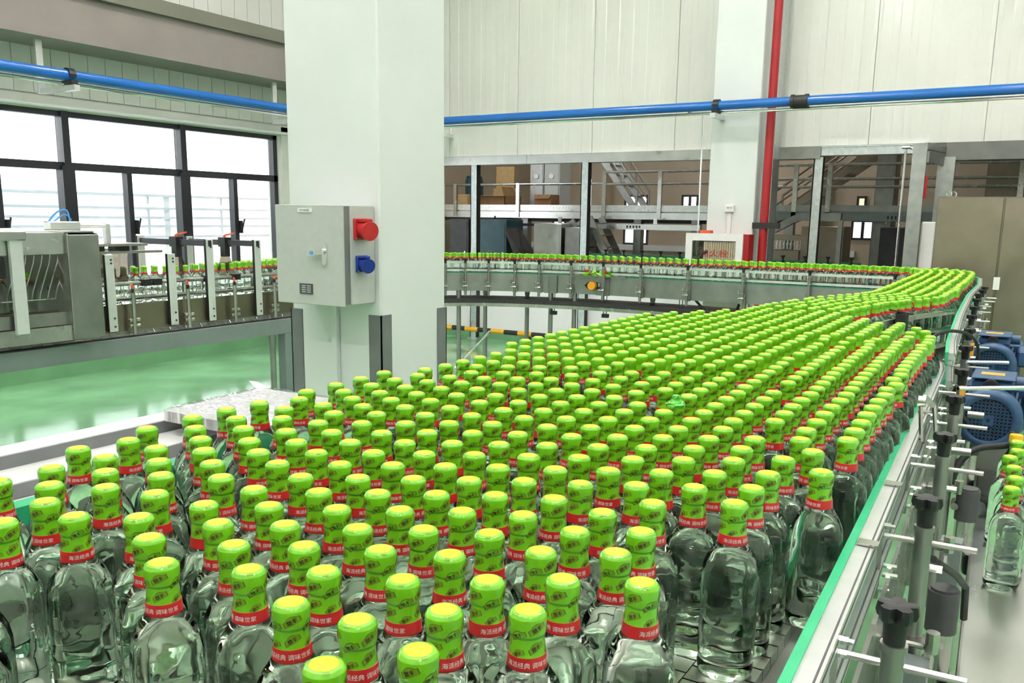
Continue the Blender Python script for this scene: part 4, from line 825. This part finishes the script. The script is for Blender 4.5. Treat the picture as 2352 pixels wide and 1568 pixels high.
MB().tube(catmull([(3.28, .36, 1.13), (3.36, .29, 1.20), (3.5, .22, 1.19), (3.7, .19, 1.13), (3.72, .18, 1.06)]), .006, 8).alone('thin_cable', 'black_rubber', 'thin black cable arching from bottle mass to farther motor', 'cable')
NEAR_S = '''463,449 521,401 536,479 593,427 634,364 530,553 746,301 626,500 669,430 712,370 600,579 562,643 526,729 703,499 674,568 803,355 764,424 638,643 600,708 564,800 778,498 748,567 711,632 878,358 839,422 505,980 674,708 636,775 561,931 600,867 852,498 823,566 786,631 913,423 748,697 711,773 671,841 573,1009 980,386 1037,300 666,927 927,497 897,566 860,631 822,696 785,762 648,1001 747,838 615,1070 586,1139 1112,300 1073,365 1038,433 1002,498 759,914 971,567 934,631 896,696 721,988 859,761 820,828 690,1064 660,1140 1152,364 1114,428 1191,300 1081,494 1044,559 1243,239 1007,631 970,696 799,979 933,761 895,826 849,902 763,1049 734,1130 1194,425 1155,489 1233,362 1118,559 1081,624 1282,302 877,971 1044,696 923,898 1007,761 740,1204 969,827 838,1043 807,1113 1351,275 1267,435 1229,499 1306,372 1191,563 813,1188 1154,633 951,967 1117,698 997,898 1081,762 1043,826 917,1034 881,1104 1418,309 1381,373 1304,501 1265,564 1342,437 1227,628 1462,244 1071,896 1029,966 992,1031 1190,708 1154,773 877,1230 1116,837 924,1169 967,1103 1300,630 1339,566 1262,693 1378,503 1418,438 1492,317 1536,247 1104,967 1066,1031 1145,905 1227,781 1189,845 1009,1168 971,1235 1055,1105 1297,759 1335,695 1374,632 1413,569 1453,506 1492,443 1610,249 1531,380 1570,317 1218,918 1174,993 1262,847 1135,1059 1047,1237 1112,1159 1370,761 1409,698 1332,824 1448,634 1487,572 1527,509 1566,446 1684,252 1605,382 1644,319 1248,987 1291,915 1211,1057 1177,1124 1121,1233 1363,897 1444,765 1482,702 1522,639 1757,253 1601,512 1405,836 1640,448 1718,321 1679,385 1564,579 1190,1199 1322,983 1286,1051 1252,1119 1478,831 1517,767 1556,704 1791,320 1830,255 1395,973 1436,907 1752,386 1675,514 1715,450 1360,1046 1327,1113 1252,1240 1654,585 1295,1180 1628,688 1510,898 1902,253 1552,833 1591,770 1863,322 1825,385 1470,974 1750,515 1434,1039 1795,453 1402,1108 1691,650 1730,587 1338,1241 1378,1178 1663,756 1543,964 1584,900 1935,324 1897,388 1626,835 1974,261 1508,1039 1823,521 1477,1107 1726,717 1765,655 1804,592 1453,1177 1422,1246 1698,821 2045,252 1926,456 1619,966 1658,903 2006,328 1968,391 1582,1030 1896,523 1551,1100 1761,783 1527,1171 1801,720 1840,658 1878,595 1509,1253 1730,889 2115,267 1999,459 2077,330 2039,394 1699,964 1661,1029 1625,1093 1969,527 1793,850 1875,726 1953,599 1838,790 1915,663 1595,1202 2185,261 2147,333 2109,397 2071,461 2042,529 1817,936 1779,1001 1742,1067 1704,1131 1864,872 1669,1197 2256,269 2217,333 2179,400 2142,464 2115,533 2081,610 2043,674 2006,739 1968,803 1853,1003 1816,1068 1893,941 1779,1132 1938,871 1744,1198 2326,271 2287,336 2249,400 2212,466 2189,536 2155,610 2118,675 2081,739'''
FAR_S = '''2043,804 1969,939 1892,1067 2012,871 1854,1132 1932,1004 1818,1197 2396,273 2357,338 2320,403 2283,468 2270,542 2230,611 2193,675 2156,740 2118,804 2044,939 2086,871 2006,1003 1929,1132 1969,1069 1893,1197 2467,274 2428,340 2390,405 2354,469 2305,611 2268,675 2231,740 2193,804 2118,938 2160,871 2081,1003 2043,1068 2006,1133 1967,1197 2377,540 2537,275 2498,342 2461,406 2425,471 2380,614 2342,678 2305,742 2268,806 2194,938 2234,873 2156,1003 2118,1068 2081,1132 2043,1198 2609,277 2569,342 2451,539 2533,407 2496,472 2454,614 2417,678 2380,742 2343,807 2309,873 2269,939 2230,1003 2193,1067 2156,1132 2118,1197 2080,1262 2681,274 2641,344 2604,408 2526,539 2569,473 2529,614 2492,678 2455,742 2417,807 2383,873 2343,939 2306,1004 2268,1067 2230,1132 2193,1197 2155,1262 2713,346 2753,283 2677,411 2601,540 2603,614 2566,678 2684,484 2529,742 2492,807 2457,872 2418,938 2380,1003 2343,1068 2305,1132 2825,276 2268,1197 2230,1262 2785,351 2749,424 2678,609 2641,678 2604,742 2721,549 2567,807 2532,872 2492,938 2455,1003 2417,1068 2858,343 2380,1133 2898,278 2342,1197 2305,1262 2822,416 2797,485 2751,620 2715,685 2678,749 2641,813 2795,560 2567,942 2606,879 2529,1006 2492,1071 2454,1135 2417,1199 2900,404 2939,340 2380,1264 2988,284 2907,480 2870,546 2794,681 2757,746 2720,811 2683,875 2838,620 2607,1005 2646,941 2569,1069 2532,1133 2494,1198 2456,1263 3058,350 3020,415 2983,480 2946,544 2912,611 2832,746 2795,810 2757,875 2720,940 2875,685 2644,1069 2683,1006 2607,1133 2569,1198 2531,1262 3123,312 3095,415 3058,480 3020,545 2986,611 2949,675 2869,810 2832,875 2795,939 2912,749 2758,1004 2682,1133 2721,1070 2644,1198 2607,1262 3208,350 3170,415 3133,481 3095,545 3061,611 3023,676 2986,740 2906,875 2869,939 2832,1004 2949,814 2795,1069 2719,1198 2758,1134 2682,1262 3246,415 3208,481 3171,545 3135,611 3098,676 3060,741 3023,806 2944,939 2907,1004 2870,1068 2986,878 2833,1133 2757,1262 2795,1199 3321,415 3283,481 3246,546 3210,611 3172,676 3135,741 3098,806 3060,871 2981,1004 2944,1068 2907,1133 3024,942 2870,1197 2833,1263 3321,546 3284,611 3247,676 3209,741 3172,806 3135,871 3098,936 3019,1068 2982,1133 2944,1198 3061,1007 2907,1262 3396,546 3359,611 3321,676 3284,741 3247,806 3209,871 3172,936 3135,1001 3057,1133 3019,1198 2982,1262 3098,1071 3434,611 3396,676 3358,741 3321,806 3284,871 3247,936 3209,1002 3172,1066 3094,1198 3057,1263 3135,1136 3471,676 3434,741 3396,806 3358,871 3321,936 3284,1002 3247,1067 3210,1132 3172,1200 3546,676 3509,741 3471,806 3434,871 3396,936 3358,1002 3321,1067 3284,1132 3584,741 3546,806 3509,871 3471,936 3434,1002 3396,1067 3658,668 3584,871 3546,936 3509,1002 3726,656 3703,728 3680,798 3584,1002 3774,717 3816,655 3742,791 3718,864 3689,935 3659,995 3879,636 3855,713 3824,776 3796,858 3735,993 3780,921 3956,631 3935,692 3901,771 3875,830 3844,910 4039,608 3816,984 4007,680 3978,755 3952,820 3922,897 4111,602 3893,965 4082,662 4055,741 4019,816 4172,587 3999,874 3973,956 4155,662 4119,731 4231,565 4101,804 4079,868 4217,641 4040,951 4300,543 4203,715 4184,786 4292,619 4149,861 4126,920 4368,524 4277,689 4255,766 4366,594 4439,487 4237,839 4350,666 4204,918 4432,562 4336,749 4413,637 4520,461 4315,814 4504,539 4400,715 4296,897 4490,610 4389,782 4620,432 4587,507 4477,694 4384,867 4566,585 4465,767 4550,664 4451,837 4711,415 4677,487 4536,737 4645,570 4623,640 4523,812 4611,710 4798,411 4758,484 4729,547 4590,785 4692,622 4673,693 4658,765 4757,610 4879,411 4843,475 4804,545 4743,680 4706,757 4950,417 4840,603 4879,540 4924,475 4811,673 4772,747 5027,409 4991,468 4916,610 4837,740 4879,674 4963,541 5114,409 4998,603 4959,670 4917,739 5039,540 5081,473 5147,463 5195,392 5070,609 5034,669 4992,739 5113,540 5229,472 5191,536 5152,601 5113,670 5269,412 5074,738 5344,400 5307,475 5272,533 5147,740 5190,671 5229,613 5257,674 5224,734 5419,413 5387,472 5304,608 5346,548 5292,744 5424,538 5344,670 5503,408 5462,483 5388,611 5417,675 5463,605 5539,479 5502,540 5583,411 5384,741 5450,738 5572,542 5650,415 5502,669 5535,617 5624,478 5528,745 5614,605 5571,680 5695,474 5650,551 5738,418 5640,678 5601,748 5725,547 5770,481 5691,613 5816,413 5723,679 5805,545 5686,742 5892,414 5775,608 5854,490 5799,676 5966,412 5888,554 5854,614 5770,753 5932,486 5919,614 5962,543 5838,748 5882,682 6003,483 6048,412 5915,743 5958,681 6041,550 6003,613 6085,486 6125,422 6110,550 6158,483 6076,618 6196,422 5995,755 6038,683 6070,752 6152,619 6195,548 6117,679 6238,481 6282,418 6190,679 6151,747 6275,547 6314,485 6235,621 6357,420 6270,685 6430,425 6231,756 6315,617 6395,492 6357,555 6341,685 6387,619 6503,427 6423,560 6307,757 6471,496 6545,485 6423,689 6388,748 6466,622 6503,565 6592,420 6497,686 6546,618 6586,555 6465,758 6670,430 6630,498 6572,684 6656,557 6618,620 6541,764 6748,432 6713,496 6610,756 6652,697 6733,566 6701,627 6783,500 6829,431 6688,758 6807,568 6732,696 6775,626 6856,500 6902,440 6802,697 6885,567 6769,765 6853,633 6943,501 6984,437 6882,696 6927,628 6967,564 6852,759 7056,439 7025,497 6952,704 6924,761 7038,575 7005,638 7136,445 7100,513 7031,709 6997,767 7078,644 7120,579 7177,516 7229,459 7060,775 7109,711 7150,648 7199,584 7252,524 7314,463 7140,778 7179,722 7223,660 7278,595 7347,542 7209,785 7247,731 7404,489 7303,670 7348,618 7280,794 7432,563 7322,748 7373,684 7429,639 7498,529 7332,812 7377,762 7442,720 7381,836 7521,606 7428,786 7513,683 7410,853 7498,757 7602,587 7472,819 7437,885 7601,670 7574,741 7543,806 7516,874 7480,958 7685,667 7619,794 7657,746 7588,870 7735,733 7700,903 7696,976 7697,1054 7697,1129 7695,1211 7697,1289 7699,1363 7699,1447 7700,1521 7700,1599 7698,1679 7695,1756 7698,1829 7695,1905 7698,1986 7698,2060 7698,2139 7701,2217 7694,2295 7698,2372 7699,2452 7703,2527 7702,2607 7704,2680 7698,2754 7706,2834 7704,2910 7701,2989 7705,3069 7699,3149 7700,3231 7700,3305 7696,3384 7691,3460 7689,3539 7683,3615 7671,3696 7664,3777 7655,3852 7642,3933 7628,4011 7609,4090 7591,4168 7571,4244 7546,4319 7520,4399 7493,4468 7462,4542 7430,4620 7392,4691 7352,4759 7312,4826 7267,4894 7218,4960 7167,5026 7112,5081 7046,5137 6980,5186 6910,5233 6840,5273 6766,5303 6692,5334 6624,5368 6544,5392 6464,5413 6387,5437 6307,5447 6229,5465 6150,5473 6065,5476 5987,5479 5910,5477 5833,5476 5752,5471 5671,5461 5594,5456 5514,5445 5435,5432 5358,5420 5279,5403 5201,5383 5121,5349 5050,5322 4976,5296 4912,5276 4837,5253 4763,5230 4688,5210 4619,5193 4539,5171 4466,5159 4391,5140 4322,5126 4242,5120 4173,5117 4093,5115 3945,5123 3787,5126 3708,5126 3632,5127 3557,5126 3481,5128 3396,5127 3318,5125 3246,5124 3165,5127 3089,5128 2858,5125 2626,5129 2547,5128 2471,5127 7633,935 7628,1018 7630,1090 7632,1173 7629,1255 7630,1327 7633,1405 7632,1481 7631,1561 7630,1635 7632,1717 7631,1793 7628,1875 7631,1949 7634,2026 7630,2102 7629,2183 7629,2261 7630,2338 7636,2413 7633,2493 7634,2570 7631,2646 7636,2726 7638,2803 7638,2882 7636,2956 7636,3036 7636,3115 7633,3190 7633,3268 7630,3345 7626,3422 7622,3501 7615,3577 7611,3654 7604,3731 7592,3809 7583,3887 7569,3961 7556,4036 7534,4111 7514,4189 7489,4261 7469,4334 7444,4412 7417,4484 7386,4553 7349,4626 7316,4691 7277,4758 7231,4826 7187,4890 7141,4949 7088,5009 7034,5059 6976,5111 6909,5154 6843,5199 6774,5230 6706,5262 6631,5288 6558,5319 6485,5336 6414,5360 6336,5376 6260,5388 6177,5404 6108,5414 6028,5414 5948,5414 5874,5410 5792,5405 5714,5400 5641,5394 5559,5384 5483,5370 5406,5361 5332,5345 5254,5326 5181,5304 5110,5276 5032,5247 4963,5220 4890,5195 4816,5176 4745,5157 4666,5130 4592,5119 4515,5102 4441,5085 4364,5070 4285,5062 4208,5058 4133,5048 4054,5050 3900,5060 3827,5058 3750,5061 3668,5060 3513,5058 3277,5061 3125,5059 3044,5060 2893,5056 2729,5062 2657,5060 2502,5057 2424,5060 7561,979 7558,1055 7561,1137 7560,1209 7562,1290 7561,1365 7562,1441 7564,1517 7562,1596 7566,1671 7563,1747 7564,1826 7565,1908 7563,1982 7563,2067 7563,2140 7561,2215 7562,2293 7568,2371 7565,2453 7566,2528 7566,2608 7570,2680 7566,2758 7572,2836 7570,2911 7569,2986 7570,3072 7567,3145 7564,3220 7564,3302 7557,3378 7558,3456 7554,3529 7549,3606 7539,3681 7531,3757 7524,3832 7514,3902 7498,3981 7477,4056 7461,4129 7443,4202 7418,4274 7390,4344 7367,4416 7342,4487 7312,4555 7278,4626 7243,4684 7204,4754 7163,4815 7116,4874 7072,4932 7021,4980 6971,5028 6908,5072 6848,5114 6785,5149 6712,5183 6647,5211 6579,5236 6505,5261 6437,5283 6366,5299 6291,5320 6213,5331 6141,5337 6068,5345 5995,5344 5912,5346 5840,5340 5765,5336 5689,5326 5613,5318 5537,5309 5459,5302 5384,5290 5315,5275 5244,5252 5174,5230 5103,5200 5026,5171 4950,5146 4880,5126 4801,5103 4726,5086 4646,5060 4574,5042 4490,5024 4413,5008 4338,4995 4253,4987 4173,4981 4093,4980 4016,4981 3939,4991 3856,4988 3784,4990 3554,4992 3473,4996 3395,4993 3318,4994 3164,4991 2854,4993 2545,4995 2465,4994 -79,297 -118,364 -79,432 -118,499 -79,566 -118,633 -79,700 -118,768 -79,835 -118,902 -79,969 -118,1036 -79,1104 -118,1171 -79,1238 -40,364 -1,432 -40,499 -1,566 -40,633 -1,700 -40,768 -1,835 -40,902 -1,969 -40,1036 -1,1104 -40,1171 -1,1238 76,297 38,364 76,432 38,499 76,566 38,633 76,700 38,768 76,835 38,902 76,969 38,1036 76,1104 38,1171 76,1238 154,297 115,364 154,432 115,499 154,566 115,633 154,700 115,768 154,835 115,902 154,969 115,1036 154,1104 115,1171 154,1238 231,297 192,364 231,432 192,499 231,566 192,633 231,700 192,768 231,835 192,902 231,969 192,1036 231,1104 192,1171 231,1238 270,230 309,297 270,364 309,432 270,499 309,566 270,633 309,700 270,768 309,835 270,902 309,969 270,1036 309,1104 270,1171 309,1238 348,230 386,297 348,364 386,432 348,499 348,768 386,835 348,902 386,969 348,1036 386,1104 348,1171 386,1238 425,230 464,297 425,364 425,902 425,1036 464,1104 425,1171 464,1238 503,230 503,1171 541,1238'''
SPECIAL = {(1.564, 0.579): 'bottle whose cap is wrapped in crumpled green film, in the middle of the mass', (0.463, 0.449): 'frontmost bottle of the mass at the bottom edge, only its cap showing', (0.521, 0.401): 'second frontmost bottle, its cap cut by the bottom edge right of the first', (0.536, 0.479): 'bottle behind the two frontmost caps, its red band just in view', (0.526, 0.729): 'large bottle at lower left with whole cap, band and shoulder in view', (1.037, 0.3): 'bottle standing clear at the right front with its whole body visible', (1.243, 0.239): 'bottle behind the right front one, closest to the green rail', (0.746, 0.301): 'bottle front centre-right with embossed shoulder, nearest the bare chain', (0.561, 0.931): 'bottle at left front whose clear body shows green floor reflections', (0.74, 1.204): 'tallest looking bottle at the far left edge, against the white deck', (0.634, 0.364): 'bottle front centre directly below the middle of the mass', (0.53, 0.553): 'bottle left of the frontmost caps with both emblems in full view'}
CRUMPLE = (1.564, 0.579)
# ================================================================== bottles
SLV = [(.1905, .0170), (.196, .0163), (.203, .0158), (.2078, .0157), (.2092, .0160), (.2100, .0168), (.2125, .0172), (.2255, .0174), (.2263, .0172), (.2292, .0150), (.2297, .0144), (.2300, .0120)]
BND = [(.1780, .0186), (.1845, .0180), (.1905, .0174)]
def rad(z, tab):
    for (z0, r0_), (z1, r1_) in zip(tab[:-1], tab[1:]):
        if z0 <= z <= z1: return r0_+(r1_-r0_)*(z-z0)/(z1-z0)
    return tab[0][1] if z < tab[0][0] else tab[-1][1]
GLS = [(0, .004), (.020, .003), (.027, .0005), (.031, .001), (.0342, .0045), (.0356, .010), (.0358, .016), (.0350, .022), (.0350, .026), (.0358, .031), (.0360, .06), (.0360, .112), (.0364, .119), (.0362, .128), (.0358, .136), (.0349, .144), (.0331, .1515), (.0300, .1590), (.0264, .1655), (.0226, .1715), (.0200, .1755), (.0182, .180), (.0172, .184), (.014, .186), (.014, .200), (0, .200)]
def wrap(mb, vs, fs, a0, z0, tab, e):
    def f(v): z = z0+v[1]; r = rad(z, tab)+e; a = a0+v[0]/.0172; return (r*math.cos(a), r*math.sin(a), z)
    mb.merge(vs, fs, f)
body_me = MB().lathe(GLS, 32).mesh('glass_body', 'bottle_glass', (0, 0, 0), True)
slv = MB(); slv.lathe([(.0150, .1903)]+[(r, z) for z, r in SLV]+[(0, .2301)], 32)
slv_me = slv.mesh('shrink_sleeve', 'sleeve_green', (0, 0, 0), 24)
gr_me = MB().lathe([(.0157, .2070), (.01605, .2080), (.01635, .2091), (.0166, .2098)], 32).mesh('sleeve_groove', 'groove_green', (0, 0, 0), True)
seal_me = MB().lathe([(.0121, .2299), (.0119, .2304), (.008, .2306), (0, .2306)], 28).mesh('cap_seal', 'seal_yellow', (0, 0, 0), True)
band_me = MB().lathe([(.0170, .1782)]+[(r, z) for z, r in BND]+[(.0165, .1907)], 32).mesh('neck_band', 'band_red', (0, 0, 0), 40)
lt = MB(); vs, fs, w_, h_ = text_mesh('海派经典 调味世家')
s_ = .0049/h_; wid = w_*s_
wrap(lt, [(v[0]*s_*1.05, v[1]*s_*1.08) for v in vs], fs, 0, .1842, BND, .00022)
let_me = lt.mesh('lettering', 'print_white')
# olive emblem plaques with the two characters, tilted, wrapped round the sleeve
em = MB(); cs, cf, cw, ch = text_mesh('鼎丰')
def plaque(a0, z0, sc=1.0, tilt=.42):
    out = [(-.0085, -.0040), (.0085, -.0040), (.0085, .0014), (.0050, .0022), (.0030, .0040), (0, .0046), (-.0030, .0040), (-.0050, .0022), (-.0085, .0014)]
    ct, st = math.cos(tilt), math.sin(tilt)
    def T(p, k=1.0): x, y = p[0]*sc*k, p[1]*sc*k; return (x*ct-y*st, x*st+y*ct)
    n = 6                                        # strips so that the flat plaque follows the curve
    for lay, (k, mi, e) in enumerate(((1.0, 2, .00012), (.93, 0, .00018))):
        em.cur = mi; xs_ = [-.0085*k+.017*k*i/n for i in range(n+1)]
        def top(x):
            ax = abs(x)/k; return (.0046-.0006*ax/.003 if ax < .003 else .0040-.0018*(ax-.003)/.002 if ax < .005 else .0022-.0008*(ax-.005)/.0035)*k
        vv = [T((x, -.0040*k)) for x in xs_]+[T((x, top(x))) for x in xs_]
        wrap(em, vv, [(i, i+1, n+2+i, n+1+i) for i in range(n)], a0, z0, SLV, e)
    em.cur = 1; q = .0046*sc/ch
    for dx in (-.00017, .00017): wrap(em, [((v[0]*q*ct-v[1]*q*st)+dx, (v[0]*q*st+v[1]*q*ct)-.0006+dx*.5) for v in cs], cf, a0, z0, SLV, .00026)
for k in range(3):
    plaque(2.094*k+.3, .2185, 1.0); plaque(2.094*k+.3, .2000, .95); plaque(2.094*k+1.35, .2118, .95); plaque(2.094*k+1.35, .1945, .75)
em_me = em.mesh('emblem', ['emblem_olive', 'emblem_ink', 'emblem_line'])
# small olive plaques on the shoulder of the cap
ch_ = MB()
for k in range(3):
    for i in range(3):
        a0 = 2.094*k+.9+.13*i; a1 = a0+.13
        ch_.add([(.0158*math.cos(a0), .0158*math.sin(a0), .2290), (.0158*math.cos(a1), .0158*math.sin(a1), .2290), (.0132*math.cos(a1), .0132*math.sin(a1), .2301), (.0132*math.cos(a0), .0132*math.sin(a0), .2301)], [(0,1,2,3)])
ch_me = ch_.mesh('shoulder_print', 'emblem_olive')
def part(name, me, parent):
    o = bpy.data.objects.new(name, me); COL.objects.link(o); o.parent = parent; return o
def make_bottle():
    t = bpy.data.objects.new('vinegar_bottle', None); COL.objects.link(t); t.empty_display_size = .05
    part('glass_body', body_me, t); s = part('shrink_sleeve', slv_me, t); part('sleeve_groove', gr_me, s); part('emblem', em_me, s); part('shoulder_print', ch_me, s)
    part('cap_seal', seal_me, t); b = part('neck_band', band_me, t); part('lettering', let_me, b); return t
proto = make_bottle(); first = [True]
LAB = 'clear bottle with green sleeve, yellow seal and red band, inside the packed mass'
def place(x, y, z, label, group):
    o = proto if first[0] else copy_tree(proto); first[0] = False
    o.location = (x, y, z); o.rotation_euler = (0, 0, math.atan2(-y, -x)+random.uniform(-1.35, 1.35)); tag(o, label, 'bottle', group); return o
def dec(s): return [tuple(int(v)/1000. for v in p.split(',')) for p in s.split()]
NEAR = dec(NEAR_S); FAR = dec(FAR_S)
ZB = 1.0
for i, (x, y) in enumerate(NEAR):
    key = (round(x, 3), round(y, 3))
    if key in SPECIAL: place(x, y, ZB, SPECIAL[key], 'bottles packed on the conveyor table')
    elif y < .175+.04*x+.075: place(x, y, ZB, 'clear green-capped bottle in the outermost file along the green right-hand guide rail', 'bottles along the right guide rail')
    elif y > 1.175: place(x, y, ZB, 'clear green-capped bottle in the outermost file on the column side', 'bottles along the left edge of the mass')
    else: place(x, y, ZB, LAB, 'bottles packed on the conveyor table')
# crumpled film on one cap
cx_, cy_ = CRUMPLE
a = MB(); rn = random.Random(11); n = 14; rows = [(.0180, 0), (.0172, .006), (.0155, .009), (.0125, .0105), (.009, .014), (.0075, .019), (.006, .022), (0, .023)]
vs = []; fs = []
for j, (r, h) in enumerate(rows[:-1]):
    for i in range(n):
        q = 1+rn.uniform(-.16, .16)*(j > 0); vs.append((cx_+r*q*math.cos(2*math.pi*i/n)+(.002 if j > 3 else 0), cy_+r*q*math.sin(2*math.pi*i/n), ZB+.222+h+rn.uniform(-.002, .002)*(j > 2)))
vs.append((cx_, cy_, ZB+.246))
for j in range(len(rows)-2): fs += [(j*n+i, j*n+(i+1) % n, (j+1)*n+(i+1) % n, (j+1)*n+i) for i in range(n)]
fs += [((len(rows)-2)*n+i, (len(rows)-2)*n+(i+1) % n, len(vs)-1) for i in range(n)]
a.add(vs, fs).alone('crumpled_film', 'film_green', 'crumpled green film knotted on top of one cap mid-mass', 'film', None, False)
# loose bottles on the tray
TB = [(2.12, .010), (2.215, .006), (2.315, .012), (2.415, .024), (2.50, .010), (2.60, .014)]
TL = ['nearest loose bottle on the steel tray, its whole body in view', 'second loose bottle on the steel tray, counted from the camera', 'third loose bottle on the steel tray, counted from the camera', 'fourth loose bottle on the steel tray, counted from the camera', 'fifth loose bottle on the steel tray, counted from the camera', 'sixth loose bottle on the tray, just before the yellow capped one']
for (x, y), l in zip(TB, TL): place(x, y, .785, l, 'loose bottles on the steel tray')
yb_ = place(2.685, .018, .785, 'loose bottle with a plain yellow screw cap beside the nearer motor', 'loose bottles on the steel tray')
for chd in list(yb_.children):
    if chd.name.split('.')[0] in ('shrink_sleeve', 'neck_band', 'cap_seal'):
        for g in list(chd.children): bpy.data.objects.remove(g)
        bpy.data.objects.remove(chd)
part('neck', MB().lathe([(.0172, .176), (.0150, .186), (.0140, .200), (.0140, .214), (0, .214)], 24).mesh('neck', 'bottle_glass', (0, 0, 0), True), yb_)
part('screw_cap', MB().lathe([(.0158, .2062), (.0168, .2072), (.0168, .226), (.0155, .2285), (0, .2290)], 28).mesh('screw_cap', 'cap_yellow', (0, 0, 0), 40), yb_)
# the distant rest of the same bottles, one mass
def far_mass(pts):
    n = 12; mb_v = []; mb_f = []; mi = []
    def ring(prof, m):
        base = MB(); base.lathe(prof, n); return base.v, base.f, m
    pieces = [ring([(0, .004), (.031, .001), (.0355, .010), (.036, .03), (.036, .117), (.0355, .138), (.033, .1515), (.0285, .162), (.022, .172), (.0186, .178), (.016, .184), (0, .186)], 0),
              ring([(.0172, .1905), (.0158, .2045), (.0157, .208), (.0170, .2105), (.0174, .2245), (.0166, .228), (.0130, .2300), (.0126, .2301)], 1),
              ring([(.0126, .2301), (.0124, .2304), (0, .2306)], 2), ring([(.0186, .1780), (.0174, .1907), (.0165, .1907)], 3)]
    for x, y in pts:
        for v, f, m in pieces:
            o = len(mb_v); mb_v.extend([(a+x, b+y, c+ZB) for a, b, c in v]); mb_f.extend([tuple(i+o for i in q) for q in f]); mi.extend([m]*len(f))
    me = bpy.data.meshes.new('bottle_mass'); me.from_pydata(mb_v, [], mb_f)
    for m in ('bottle_glass', 'sleeve_green', 'seal_yellow', 'band_red'): me.materials.append(MAT[m])
    me.polygons.foreach_set('material_index', mi); me.polygons.foreach_set('use_smooth', [True]*len(mi)); me.set_sharp_from_angle(angle=math.radians(50)); me.update()
    o = bpy.data.objects.new('bottle_mass', me); COL.objects.link(o)
    return tag(o, 'distant green-capped bottles filling the far table, lanes and window line', 'bottles', None, 'stuff')
far_mass(FAR)
